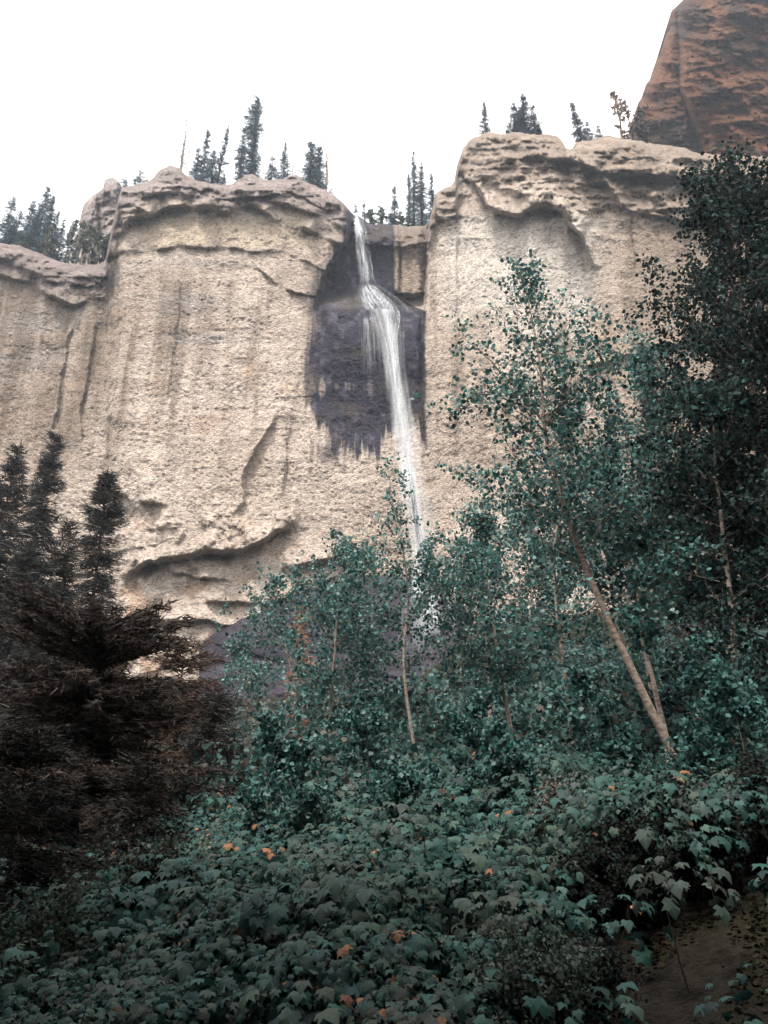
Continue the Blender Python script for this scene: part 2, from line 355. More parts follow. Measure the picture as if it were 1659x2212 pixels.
rs2 = sst(.15, .5, fbm(X/4., Z/3.2, 9, 4, 123)); colr = mixc(colr, c3(.36, .235, .16), .35*rs2*sst(560, 800, PY))
for sx, y0, y1, wd, am in [(385,600,880,10,.6),(200,640,960,14,.7),(150,650,940,14,.6),(300,650,930,10,.4),(455,640,860,12,.3),(1362,470,600,9,.6),(618,900,1120,8,.45),(60,640,980,16,.6)]:
    cx = sx-(PY-y0)*.13*(sx < 420)+4*fbm(PY/40., sx, 0, 3, 9)
    colr = mixc(colr, brown*.8, am*np.exp(-((PX-cx)/wd)**2)*sst(y0-30, y0+30, PY)*sst(y1+60, y1-40, PY)*np.clip(.8+.8*fbm(X/.5, Z/3., 0, 3, 11), 0, 1))
# cap rock: grey violet
tp = outline(PX); capl = np.interp(PX, [0, 250, 300, 550, 700, 760, 925, 1000, 1120, 1250, 1500, 1700], [70, 90, 66, 56, 85, 75, 60, 100, 150, 150, 170, 150])
cap = 1-sst(.45, 1.35, (PY-tp)/capl+.7*fbm(X/5., Z/2.5, 0, 4, 106))
capc = np.where((PX < 930)[..., None], c3(.14, .115, .12), c3(.175, .132, .10))
capc = mixc(capc, capc*1.5, sst(.05, .4, fbm(X/3., Z/1.5, 0, 4, 131)))
colr = mixc(colr, c3(.44, .36, .27), .7*sst(20, -10, np.abs(WY-505)-26)*sst(280, 330, PX)*sst(740, 640, PX))
colr = mixc(colr, c3(.53, .48, .43), .75*sst(930, 990, WX)*sst(1330, 1240, WX)*sst(455, 475, WY)*sst(760, 620, WY))
colr = mixc(colr, capc[...]*1.0, .8*cap) if False else colr*(1-(.68*cap)[..., None])+capc*(.68*cap)[..., None]
lay = sst(.1, .45, fbm(X/14., Z/.9, 0, 4, 107)); colr = mixc(colr, colr*.72, .6*lay*sst(700, 450, PY))
# wet, dark violet stone round the fall
nz = .5*fbm(X/.7, Z/6.5, 0, 4, 110)+.6*fbm(X/.3, Z/5., 0, 3, 118)+.3*fbm(X/2.5, Z/3., 0, 3, 119); RPX, RPY = PX, PY; PX, PY = WX, WY
xl = np.interp(PY, [440, 520, 540, 565, 600, 640, 700, 820, 900, 940], [757, 750, 732, 716, 700, 690, 684, 668, 668, 690])
xr = np.interp(PY, [440, 480, 560, 640, 655, 670, 900, 1000], [838, 848, 846, 852, 880, 917, 917, 917])
ybot = np.interp(PX, [640, 670, 690, 740, 790, 850, 880, 917, 925], [830, 880, 920, 955, 985, 930, 900, 960, 960])+75*nz
wet = sst(-16, 22, PX-xl+26*nz+12)*sst(-3, 3, xr+4-PX)*sst(-14, 22, ybot+8-PY)
drip = ((PX > 640) & (PX < 930))*sst(.12, .3, nz)*sst(760, 860, PY)*sst(1040, 950, PY)*sst(645, 690, PX)*sst(925, 900, PX)
wet = np.maximum(wet, .8*drip)
dry = np.exp(-((PX-735)/52.)**2)*sst(.0, .25, fbm(X/.8, Z/5., 0, 3, 113)+.35*np.exp(-((PY-838)/14.)**2)-.15)*sst(795, 822, PY)*sst(872, 856, PY)
wet = wet*(1-.92*dry)
PX, PY = RPX, RPY; wetc = np.zeros(V.shape)+c3(.032, .030, .046)
wetc = mixc(wetc, c3(.062, .052, .046), sst(0, .5, fbm(X/5., Z/4., 0, 4, 111)))
wetc = mixc(wetc, c3(.09, .084, .108), .8*sst(.1, .45, fbm(X/.9, Z/1.6, 0, 4, 112)))
halo = sst(-60, 20, WX-xl)*sst(-12, 8, xr-RPX+6)*sst(-60, 40, ybot-WY+30*nz)*np.clip(.75+.9*fbm(X/1.4, Z/9., 0, 4, 117), 0, 1)
colr = mixc(colr, c3(.20, .165, .15), .62*halo)
colr = mixc(colr, wetc, np.clip(wet, 0, 1))
colr = mixc(colr, brown*1.05, .7*sst(848, 856, PX)*sst(926, 918, PX)*sst(660, 640, PY))
# lower walls: warm and pale, with a few rusty patches
colr = mixc(colr, c3(.45, .38, .325), .5*sst(960, 1120, PY)*sst(900, 700, PX)*np.clip(.6+big, 0, 1))
colr = mixc(colr, c3(.33, .20, .12), .5*sst(.2, .5, fbm(X/3.5, Z/2.5, 0, 3, 115))*sst(1150, 1220, PY))
# plateau rows behind the rim
back = []; bcol = []
prev = V[0].copy(); yb = prev[:, 1].copy(); bx = prev[:, 0].copy(); bz = prev[:, 2].copy()
for k, dy in enumerate((1.0, 2.5, 5, 9, 15, 24, 36, 55)):
    sl = np.where(gx < 232, .42, .06)
    b = np.stack([bx*(1+dy/ yb*.0)+.4*fbm(bx/3., dy, 0, 2, 4), yb+dy, bz+sl*dy+.5*np.where(gx < 232, 1, 1)*fbm(bx/4., dy/4., 0, 3, 6)-.2], -1)
    back.append(b); bcol.append(np.zeros(b.shape)+c3(.13, .12, .09))
VV = np.concatenate([np.stack(back[::-1]), V]); CC = np.concatenate([np.stack(bcol), colr])
def gridquads(nr, nc):
    i = (np.arange(nr-1)[:, None]*nc+np.arange(nc-1)[None]).reshape(-1)
    return np.stack([i, i+nc, i+nc+1, i+1], -1)
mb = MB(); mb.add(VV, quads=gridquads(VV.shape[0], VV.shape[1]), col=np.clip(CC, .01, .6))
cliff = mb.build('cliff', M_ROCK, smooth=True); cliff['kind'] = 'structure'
def rim(px, dy=1.5):
    """a point on the plateau, dy metres behind the rim seen at px"""
    i = int(np.clip(np.searchsorted(gx, px), 0, len(gx)-1))
    p = V[0, i].copy(); sl = .42 if px < 232 else .06
    s = (p[1]+dy)/p[1]
    return np.array([p[0]*s, p[1]+dy, p[2]+sl*dy-.35])

def rocksheet(name, pxs, pys_of, depth, colf, material, rows, thick=14):
    n = len(pxs); t = np.linspace(0, 1, rows)
    a, b = pys_of(pxs); PX = np.broadcast_to(pxs[None], (rows, n)).copy(); PY = a[None]+t[:, None]*(b-a)[None]
    V = at(PX, PY, depth(PX, PY)); C = colf(PX, PY, V)
    bk = V.copy(); ctr = V.mean((0, 1))
    ringv = []
    for m in (0.35, 1.0):
        w = V.copy(); w[..., 1] += thick*m; ringv.append(w)
    mb = MB(); mb.add(V, quads=gridquads(rows, n), col=np.clip(C, .01, .6))
    # closed back: a coarser copy of the border pushed away
    def edge(e): # e = array of front points along an edge
        b2 = e.copy(); b2[:, 1] += thick
        m1 = (e+b2)/2; m1[:, 2] -= 0
        v = np.stack([e, m1, b2]); mb.add(v, quads=gridquads(3, len(e)), col=np.clip(C.reshape(-1, 3).mean(0), .01, .6))
    edge(V[0]); edge(V[:, 0]); edge(V[:, -1])
    b2 = V[::8, ::8].copy(); b2[..., 1] += thick
    mb.add(b2, quads=gridquads(b2.shape[0], b2.shape[1])[:, ::-1], col=C.reshape(-1, 3).mean(0))
    o = mb.build(name, material, smooth=True); o['kind'] = 'structure'; return o

# orange crag, top right
CE = np.array([(-60,1500),(0,1472),(22,1450),(60,1441),(110,1426),(150,1411),(190,1394),(235,1376),(262,1367),(300,1361),(345,1355)], float)
cy = np.arange(-70, 352, 2.0)
def crag():
    n = 230; rows = len(cy)
    xl = np.interp(cy, CE[:, 0], CE[:, 1])+15*fbm(cy/55.+.3, 0, 0, 5, 78, .55)
    t = np.linspace(0, 1, n)
    PY = np.broadcast_to(cy[:, None], (rows, n)).copy(); PX = xl[:, None]+t[None]*(1790-xl[:, None])
    P0 = at(PX, PY, 100.); X, Z = P0[..., 0], P0[..., 2]
    Yd = 106-7*sst(0, 130, PX-xl[:, None])+10*np.exp(-(PX-xl[:, None])/9.)
    cr = np.interp(PY, [-70, 75, 200, 315, 350], [1462, 1465, 1470, 1514, 1520])+5*fbm(PY/25., 0, 0, 3, 3)
    d = PX-cr; Yd = Yd+np.where(d < 0, 4.5*np.exp(d/16.), 4.5*np.exp(-d/5.))-2.2*sst(0, 10, d)
    Yd = Yd+2.6*ridged(X/12.+Z/30, Z/9., 0, 4, 80)*-1+1.4*fbm(X/4., Z/2.4, 0, 4, 81)+.5*fbm(X/1.2, Z/.8, 0, 4, 82)
    Yd = Yd-1.1*strata(X, Z-.3*X, 4.2, 350)-.5*strata(X, Z-.2*X, 1.4, 360)-1.5*ridged(X/3.5, Z/3.+X/9, 0, 5, 361)-.5*ridged(X/1., Z/.8, 0, 4, 362)
    V = at(PX, PY, Yd)
    c = np.zeros(V.shape)+c3(.135, .050, .020)
    c = mixc(c, c3(.175, .075, .036), sst(-.1, .4, fbm(X/5., Z/2., 0, 4, 84)))
    c = mixc(c, c3(.05, .028, .018), .9*sst(.0, .4, fbm(X/4., Z/5., 0, 4, 85)))
    c = mixc(c, c3(.045, .03, .022), .85*sst(205, 300, PY+30*fbm(X/4., Z/4., 0, 3, 86))*sst(1530, 1470, PX))
    mb = MB(); mb.add(V, quads=gridquads(rows, n), col=c)
    e = V[:, 0]; b = e+np.array([3, 26, 0]); mb.add(np.stack([e, (e+b)/2+np.array([-1., 0, 0]), b], 1), quads=gridquads(rows, 3), col=(.2, .11, .07))
    bb = np.stack([b[::10], b[::10]+np.array([40, 0, 0])], 1); mb.add(bb, quads=gridquads(bb.shape[0], 2), col=(.2, .11, .07))
    o = mb.build('crag', M_CRAG, smooth=True); o['kind'] = 'structure'
crag()

# grey crag at the left end of the rim
LC = np.array([(168,520),(173,470),(180,442),(200,422),(222,407),(226,389),(240,382),(254,388),(262,402),(268,420),(272,470),(275,520)], float)
def left_crag():
    pxs = np.arange(166, 276, 1.6)
    def pys(px): return np.interp(px, LC[:, 0], LC[:, 1])+2*fbm(px/7., 0, 0, 3, 91), np.full(len(px), 600.)
    def dep(PX, PY):
        P0 = at(PX, PY, 100.); X, Z = P0[..., 0], P0[..., 2]
        a, _ = pys(PX[0]); up = np.exp(-(PY-a[None])/8.)
        return 99+((PX-222)/26.)**2*1.2+3*up+1.6*ridged(X/3., Z/3.5, 0, 4, 92)*-1+.8*fbm(X/1.2, Z/1., 0, 4, 93)+2*np.exp(-((PX-212-(PY-420)*.05)/4.)**2)
    def colf(PX, PY, V): return mixc(np.zeros(V.shape)+c3(.26, .225, .225), c3(.34, .28, .24), sst(-.2, .4, fbm(V[..., 0]/3., V[..., 2]/3., 0, 3, 94)))
    rocksheet('rock_outcrop', pxs, pys, dep, colf, M_ROCK, 110, 9)
left_crag()

# ------------------------------------------------------------------ ground
def G(x, y):
    x = np.asarray(x, float); y = np.asarray(y, float)
    yy = np.maximum(y-2.0, 0)
    base = np.interp(y, [0, 2, 9, 20, 40, 60, 84, 100], [0, 0, 1.15, 2.3, 4.6, 9, 20.5, 26])
    xs = np.clip(x, -22, 26)
    base = base+.23*xs*sst(1.0, 9.0, y)*np.where(xs < 0, .9, .80)
    base = base-.22*np.exp(-((x-3.5)/1.6)**2-((y-8.6)/2.)**2)+.012*np.clip(x-1.2, 0, 3)*0+.30*np.clip(x-1.1, 0, 3.5)*sst(9, 3, y)
    base = base+.16*fbm(x/1.7, y/1.7, 0, 3, 201)+.5*fbm(x/9., y/9., 0, 3, 202)*sst(6, 20, y)
    return base-.25*fbm(0*x, 0*x, 0, 1, 1)*0
def ground():
    xs = np.concatenate([np.linspace(-700, -70, 22), np.linspace(-68, -14, 60), np.linspace(-13.6, 13.6, 150), np.linspace(14, 68, 60), np.linspace(70, 700, 22)])
    ys = np.concatenate([np.linspace(-300, -12, 20), np.linspace(-11, 20, 150), np.linspace(21, 106, 110), np.linspace(110, 900, 20)])
    XX, YY = np.meshgrid(xs, ys); ZZ = G(XX, YY)
    ZZ = np.where(YY > 96, G(XX, np.full_like(YY, 96.)), ZZ)
    c = mixc(np.zeros(XX.shape+(3,))+c3(.011, .0085, .006), c3(.016, .014, .006), sst(-.2, .3, fbm(XX/.8, YY/.8, 0, 4, 205)))
    mb = MB(); mb.add(np.stack([XX, YY, ZZ], -1), quads=gridquads(len(ys), len(xs))[:, ::-1], col=c)
    o = mb.build('ground', M_SOIL, smooth=True); o['kind'] = 'structure'
ground()

# violet wet slab under the fall
def slab():
    pxs = np.arange(430, 1010, 2.2)
    ol = np.array([(430,1400),(455,1372),(480,1360),(520,1338),(560,1325),(600,1305),(650,1275),(700,1255),(760,1245),(830,1240),(900,1246),(960,1270),(1010,1320)], float)
    def pys(px): return np.interp(px, ol[:, 0], ol[:, 1])+2.5*fbm(px/12., 0, 0, 3, 95), np.full(len(px), 1640.)
    def dep(PX, PY):
        a, _ = pys(PX[0]); d = PY-a[None]; P0 = at(PX, PY, 80.); X, Z = P0[..., 0], P0[..., 2]
        return 83-d*.055+2.0*np.exp(-d/6.)+1.2*fbm(X/5., Z/3., 0, 4, 96)+.5*fbm(X/1.2, Z/.6, 0, 4, 97)-.8*strata(X, Z+.2*X, 1.6, 370)
    def colf(PX, PY, V):
        return mixc(np.zeros(V.shape)+c3(.016, .014, .020), c3(.032, .028, .038), sst(-.2, .4, fbm(V[..., 0]/2., V[..., 2]/.7, 0, 4, 98)))
    rocksheet('rock_slab', pxs, pys, dep, colf, M_WET, 150, 10)
slab()

# ------------------------------------------------------------------ waterfall
def watermat(name, alpha, sc_=(3, 3, .35)):
    m = bpy.data.materials.new(name); m.use_nodes = True; n = m.node_tree; n.nodes.clear(); L = n.links.new
    o = n.nodes.new('ShaderNodeOutputMaterial'); d = n.nodes.new('ShaderNodeBsdfDiffuse'); d.inputs[0].default_value = (.86, .88, .90, 1)
    t = n.nodes.new('ShaderNodeBsdfTranslucent'); t.inputs[0].default_value = (.86, .88, .90, 1)
    dt = n.nodes.new('ShaderNodeMixShader'); dt.inputs[0].default_value = .45; L(d.outputs[0], dt.inputs[1]); L(t.outputs[0], dt.inputs[2])
    tr = n.nodes.new('ShaderNodeBsdfTransparent'); mx = n.nodes.new('ShaderNodeMixShader')
    tc = n.nodes.new('ShaderNodeTexCoord'); mp = n.nodes.new('ShaderNodeMapping'); mp.inputs[3].default_value = sc_
    no = n.nodes.new('ShaderNodeTexNoise'); no.inputs['Scale'].default_value = 1.0; no.inputs['Detail'].default_value = 5
    L(tc.outputs['Object'], mp.inputs[0]); L(mp.outputs[0], no.inputs[0])
    mr = n.nodes.new('ShaderNodeMapRange'); mr.inputs[1].default_value = .32; mr.inputs[2].default_value = .68; mr.inputs[3].default_value = 0; mr.inputs[4].default_value = 1
    L(no.outputs[0], mr.inputs[0])
    a = n.nodes.new('ShaderNodeAttribute'); a.attribute_name = 'tint'
    q = n.nodes.new('ShaderNodeMath'); q.operation = 'MULTIPLY'; L(mr.outputs[0], q.inputs[0]); L(a.outputs['Fac'], q.inputs[1])
    q2 = n.nodes.new('ShaderNodeMath'); q2.operation = 'MULTIPLY'; L(q.outputs[0], q2.inputs[0]); q2.inputs[1].default_value = alpha
    L(q2.outputs[0], mx.inputs[0]); L(tr.outputs[0], mx.inputs[1]); L(dt.outputs[0], mx.inputs[2]); L(mx.outputs[0], o.inputs[0]); return m
M_WATER = watermat('falling water', .62); M_MIST = watermat('spray', .22, (.5, .5, .12))
fall = empty('waterfall', at(925, 1420, 82), 'thin white waterfall dropping down the dark wet stone in the middle of the cliff', 'waterfall')
def strands(name, path, width, n, rw, seed, m, lift=1.2, alpha=1.0, spread=1.0, fade=1.0):
    """path: pixel directions down the face; the water hangs `lift` metres in front of the rock there"""
    rng = np.random.default_rng(seed); path = np.array(path, float); K = 46
    tpath = np.concatenate([[0], np.cumsum(np.hypot(*np.diff(path[:, :2], axis=0).T))]); tpath /= tpath[-1]
    mb = MB()
    for i in range(n):
        u = rng.normal(0, .34)
        a0 = max(0, rng.uniform(-.6, .75)); a1 = min(1, a0+rng.uniform(.25, .8))
        if i % 4 == 0: a0, a1 = 0, 1
        t = np.linspace(a0, a1, K)
        cx = np.interp(t, tpath, path[:, 0]); cy_ = np.interp(t, tpath, path[:, 1]); w_ = np.interp(t, tpath, path[:, 2])*width
        px = cx+u*w_+1.2*vnoise(t*6, i*3.3, 0, seed)*spread
        Yc = np.interp(t, tpath, path[:, 3])+rng.normal(0, .25)-lift*0
        P = at(px, cy_, Yc)
        hw = rw*rng.uniform(.5, 1.4)*(.6+.4*np.sin(np.pi*(t-a0)/(a1-a0)))
        side = np.array([1., rng.normal(0, .5), 0]); side /= np.linalg.norm(side)
        A = P-side*hw[:, None]; B = P+side*hw[:, None]; C = P+np.array([0, -.12, 0])
        f = np.minimum(1, np.minimum((t-a0)*14+.15*(a0 == 0)*7, (a1-t)*5+.02))*alpha*rng.uniform(.5, 1)*np.interp(t, [0, .35, 1], [1, 1, fade])
        z0 = np.zeros_like(f)
        v = np.stack([A, C, B], 1); cc = np.stack([z0, f, z0], 1)[..., None]*np.ones(3)
        mb.add(v, quads=gridquads(K, 3), col=cc)
    return mb.build(name, m, fall, smooth=True)
def fd(px, py, lift): return float(face_depth(np.array([float(px)]), np.array([float(py)]))[0])-lift
def mk(pts, lift=.9):
    # smooth path: never behind the rock, monotone depth like free fall
    out = []
    for (x, y, w_) in pts: out.append((x, y, w_, fd(x, y, lift)))
    return out
up = mk([(768,461,10),(771,475,14),(778,505,20),(783,540,22),(789,575,24),(793,600,24),(795,622,30)])
strands('upper_fall', up, .85, 100, .11, 1, M_WATER, alpha=.85)
Ym = min(fd(800, 640, .8), fd(850, 690, .8))
ledge = mk([(792,616,26),(800,628,40),(812,645,56),(826,662,60),(838,680,56)])
strands('ledge_cascade', ledge, .9, 120, .10, 2, M_WATER, alpha=.8)
low = [(830,668,44),(838,700,40),(845,740,30),(851,790,26),(856,830,26),(862,870,28),(870,920,30),(878,970,32),(885,1020,30),(893,1080,32),(901,1140,35),(910,1200,40),(917,1260,48),(924,1330,60),(930,1420,80)]
ds = [fd(x, y, 1.0) for x, y, _ in low]; ds = np.minimum.accumulate(np.array(ds)); ds = np.minimum(ds, np.linspace(ds[0], 82.5, len(ds))); ds = np.minimum(ds, [81.8-max(0, y-1245)*.06 for _, y, _ in low])
lowp = [(x, y, w_, d) for (x, y, w_), d in zip(low, ds)]
strands('lower_fall', lowp, .5, 170, .08, 3, M_WATER, alpha=.8, fade=.6)
strands('spray', [(x, y, w_*1.25, d+.3) for (x, y, w_, d) in lowp[:]], 1.0, 90, .3, 4, M_MIST, alpha=.9)
strands('low_mist', [(x+4, y, w_*1.6, d-.6) for (x, y, w_, d) in lowp[8:]], 1.0, 60, .4, 8, M_MIST, alpha=.5)
strands('trickle', mk([(786,622,10),(790,650,18),(796,700,22),(800,760,26),(802,830,30)]), 1.3, 60, .10, 5, M_WATER, alpha=.4)
strands('trickle', mk([(858,672,8),(861,690,6),(856,715,8),(850,745,8)]), 1.0, 14, .08, 6, M_WATER, alpha=.8)
strands('trickle', mk([(757,618,8),(752,640,16),(748,670,20)]), 1.0, 12, .04, 7, M_WATER, alpha=.4)

# ------------------------------------------------------------------ conifers
def conifer(name, base, h, rad, seed, label, group, cols, dens=1.0, bare=.06, card=.3, ragged=.35, lean=(0, 0), droop=.35, cat='conifer tree', trunkcol=(.06, .045, .038), powr=.85, nspray=12, tr=None, nw=.24):
    rng = np.random.default_rng(seed); base = np.asarray(base, float)
    root = empty(name, base, label, cat, group)
    ts = np.linspace(0, 1, 12); tp = base+np.stack([lean[0]*h*ts+.01*h*fbm(ts*3, seed, 0, 2, 3), lean[1]*h*ts, h*ts], -1)
    mb = MB(); tr = tr or max(.02, h*.012); tube(mb, tp, tr*(1.02-ts)+.006*h*.3*(1-ts), 7, trunkcol)
    nb = int(h/ (card*.62)*6*dens)
    t = bare+(1-bare)*rng.random(nb)**1.0*.985
    clump = 1+ragged*fbm(t*9+seed, seed*1.3, 0, 3, 5)*1.6
    az = rng.random(nb)*2*np.pi
    side = 1+.5*ragged*np.cos(az+seed)+ragged*vnoise(az*1.2, t*7, seed, 6)
    L = rad*np.clip((1-t), 0.02, 1)**powr*np.clip(clump*side, .15, 1.6)*rng.uniform(.6, 1.1, nb)+card*.4
    P0 = np.stack([np.interp(t, ts, tp[:, k]) for k in range(3)], -1)
    D = np.stack([np.cos(az), np.sin(az), np.where(t > .8, .5, .12)-0*t], -1)
    P2 = P0+D*L[:, None]-np.array([0, 0, 1])*(droop*L*(1-.5*t))[:, None]
    P1 = P0+D*L[:, None]*.5-np.array([0, 0, 1])*(droop*.2*L)[:, None]
    tubes3(mb, P0, P1, P2, np.clip(tr*.22, .006, .05), .003, trunkcol)
    mb.build('trunk', M_BARK, root)
    f = MB(); ns = np.maximum(3, (L/card*nspray*.5).astype(int)); idx = np.repeat(np.arange(nb), ns); s = rng.random(len(idx))**.75
    s = .12+.9*s
    a = (1-s)[:, None]; B = P0[idx]*a**2+2*P1[idx]*a*s[:, None]+P2[idx]*s[:, None]**2
    B = B+rng.normal(0, card*.22, B.shape)
    dr = norm(P2[idx]-P0[idx]); sidev = norm(np.cross(dr, [0, 0, 1.]))*rng.choice([-1, 1], len(idx))[:, None]
    Yv = norm(dr*.7+sidev*rng.uniform(.1, 1., (len(idx), 1))+rng.normal(0, .28, B.shape)+np.array([0, 0, -.12]))
    ln = card*rng.uniform(.5, 1.15, len(idx))
    Xv = norm(np.cross(Yv, rdirs(rng, len(idx))))*(ln*nw)[:, None]
    cards(f, B, Xv, Yv*ln[:, None], NEED, NEED_T, pal(rng, len(idx), cols, [1]*len(cols), .2))
    f.build('crown', M_NEEDLE, root)
    return root
def snag(name, base, h, seed, label, group, lean=(0, 0), nb=26, col=(.22, .18, .16), r=None, cat='dead tree', bl=.16):
    rng = np.random.default_rng(seed); base = np.asarray(base, float); root = empty(name, base, label, cat, group)
    ts = np.linspace(0, 1, 10); tp = base+np.stack([lean[0]*h*ts+.012*h*fbm(ts*3, seed, 0, 2, 3), lean[1]*h*ts, h*ts], -1)
    mb = MB(); r = r or h*.019; tube(mb, tp, r*(1.05-ts), 6, col)
    b = mb; t = .2+.75*rng.random(nb); az = rng.random(nb)*6.28; L = h*bl*rng.uniform(.3, 1, nb)*(1.1-t)
    P0 = np.stack([np.interp(t, ts, tp[:, k]) for k in range(3)], -1); D = np.stack([np.cos(az), np.sin(az), .15+0*az], -1)
    tubes3(b, P0, P0+D*L[:, None]*.5, P0+D*L[:, None]-np.array([0, 0, .25])*L[:, None], r*.28, r*.12, col)
    # twigs
    tubes3(b, P0+D*L[:, None]*.5, P0+D*L[:, None]*.7+rng.normal(0, .1, P0.shape)*L[:, None], P0+D*L[:, None]*.8+rng.normal(0, .3, P0.shape)*L[:, None], r*.15, r*.08, col)
    b.build('trunk', M_BARK, root); return root
HAZE_BLUE = [(.055, .095, .13), (.045, .08, .105), (.075, .12, .145), (.06, .09, .10)]  # blue cast of haze and flare is put into these needle colours
DARKB = [(.03, .045, .065), (.024, .036, .05), (.04, .055, .07)]
mpx = lambda Y: Y/FP/.78     # metres per picture unit near the rim
def rim_tree(kind, px, ytop, ybase, rad_px, label, seed, dy=2.0, **kw):
    b = rim(px, dy); Y = b[1]; tpnt = at(px, ytop, Y); h = tpnt[2]-b[2]
    g = kw.pop('group', 'trees along the cliff rim'); rad = rad_px*Y/FP*1.9
    if kind == 'snag': return snag('dead_tree', b, h, seed, label, g, **kw)
    kw.setdefault('cols', HAZE_BLUE)
    return conifer('spruce_tree', b, h, rad, seed, label, g, **kw)
GL = 'trees on top of the left cliff'; GR = 'trees on top of the right cliff'; GN = 'trees in the notch behind the waterfall'
rim_tree('snag', 389, 243, 370, 10, 'bare grey dead tree, leftmost of the tall trees on the left cliff top', 11, group=GL, nb=60, bl=.2)
rim_tree('c', 437, 277, 395, 24, 'ragged narrow spruce just right of the bare dead tree on the left cliff', 12, group=GL, ragged=.6, powr=1.1, dens=.9)
rim_tree('c', 422, 318, 395, 18, 'short bushy spruce leaning on the ragged spruce near the bare tree', 13, group=GL)
rim_tree('c', 468, 270, 400, 17, 'leaning thin spruce midway between the bare tree and the tallest spruce', 14, group=GL, lean=(.07, 0), ragged=.6, dens=.8)
rim_tree('c', 455, 322, 400, 15, 'small spruce squeezed between the ragged and the leaning spruce', 141, group=GL)
rim_tree('c', 543, 210, 385, 23, 'tallest and fullest spruce on the left cliff top', 15, group=GL, powr=.42, ragged=.75, dens=1.3, bare=.02)
rim_tree('c', 518, 279, 390, 9, 'thin spruce touching the left side of the tallest spruce', 16, group=GL, powr=.6, dens=.9)
rim_tree('c', 585, 336, 392, 15, 'small cone shaped spruce right of the tallest spruce', 17, group=GL)
rim_tree('c', 612, 308, 392, 15, 'narrow spruce between the small cone shaped one and the thin sapling', 18, group=GL)
rim_tree('snag', 632, 325, 385, 6, 'thin bare sapling on the left cliff between two spruces', 19, group=GL, nb=30, bl=.3)
rim_tree('c', 668, 308, 402, 20, 'dense dark spruce at the right end of the left cliff top', 20, group=GL, powr=.4, dens=1.3)
rim_tree('c', 688, 318, 408, 16, 'dense spruce grown together with its neighbour beside the bare pole', 21, group=GL, powr=.45, dens=1.2)
rim_tree('snag', 704, 275, 410, 8, 'bare pole of a dead tree at the right end of the left cliff', 22, group=GL, nb=30, bl=.1)
rim_tree('c', 713, 408, 425, 8, 'tiny spruce on the slope right of the bare pole', 23, group=GL)
rim_tree('c', 266, 384, 405, 12, 'tiny round spruce beside the grey outcrop', 24, group=GL, powr=.5)
rim_tree('c', 302, 371, 400, 18, 'low bushy spruce left of the highest knob of the left cliff', 25, group=GL, powr=.5)
rim_tree('snag', 317, 363, 398, 5, 'small bare stick beside the low bushy spruce', 26, group=GL, nb=12)
rim_tree('c', 482, 376, 400, 7, 'tiny spruce on the rim left of the tallest spruce', 27, group=GL)
rim_tree('c', 851, 400, 485, 14, 'cone shaped spruce standing alone in the notch behind the waterfall', 31, dy=5, group=GN)
rim_tree('c', 895, 325, 490, 15, 'tall thin spruce with bare tip in the notch, left of a pair', 32, dy=4, group=GN, powr=.8, dens=.8, ragged=.5)
rim_tree('c', 912, 350, 490, 14, 'brownish thin spruce in the middle of the notch group', 33, dy=5, group=GN, powr=.7, cols=[(.07, .06, .06), (.09, .075, .075), (.06, .07, .07)])
rim_tree('c', 934, 374, 480, 13, 'narrow spruce against the side of the right cliff', 34, dy=6, group=GN)
rim_tree('c', 884, 372, 490, 10, 'short thin spruce left of the tall one with bare tip', 35, dy=7, group=GN)
rim_tree('c', 785, 432, 470, 8, 'tiny spruce directly above the lip of the waterfall', 36, dy=8, group=GN)
rim_tree('c', 768, 436, 465, 8, 'tiny spruce on the left side of the waterfall lip', 37, dy=5, group=GN)
rim_tree('c', 1050, 219, 290, 13, 'thin spruce at the left end of the right cliff top', 41, group=GR, cols=DARKB, ragged=.6)
rim_tree('snag', 1059, 258, 290, 6, 'slanting bare stick beside the thin spruce on the right cliff', 42, group=GR, lean=(.35, 0), nb=24, bl=.3)
for i, (px, yt, rp, lb) in enumerate([(1100, 266, 9, 'lowest spruce at the left of the dark clump on the right cliff'), (1114, 222, 14, 'second tallest spruce of the dark clump on the right cliff'),
        (1136, 203, 18, 'tallest spruce of the dark clump on the right cliff'), (1155, 226, 12, 'spruce at the right end of the dark clump on the right cliff'), (1124, 240, 14, 'broad spruce filling the middle of the dark clump'), (1163, 268, 9, 'small spruce at the right foot of the dark clump')]):
    rim_tree('c', px, yt, 290, rp, lb, 43+i, group=GR, cols=DARKB, dens=1.2, powr=.7)
rim_tree('c', 1259, 220, 305, 11, 'slim leaning spruce right of the gap in the right cliff', 50, group=GR, cols=DARKB, lean=(-.12, 0), powr=.6, dens=1.2)
rim_tree('c', 1271, 262, 305, 13, 'dark spruce at the foot of the slim leaning one', 52, group=GR, cols=DARKB, dens=1.2)
rim_tree('c', 1294, 271, 303, 10, 'small dark spruce between the leaning spruce and the leafy tree', 51, group=GR, cols=DARKB, dens=1.2)
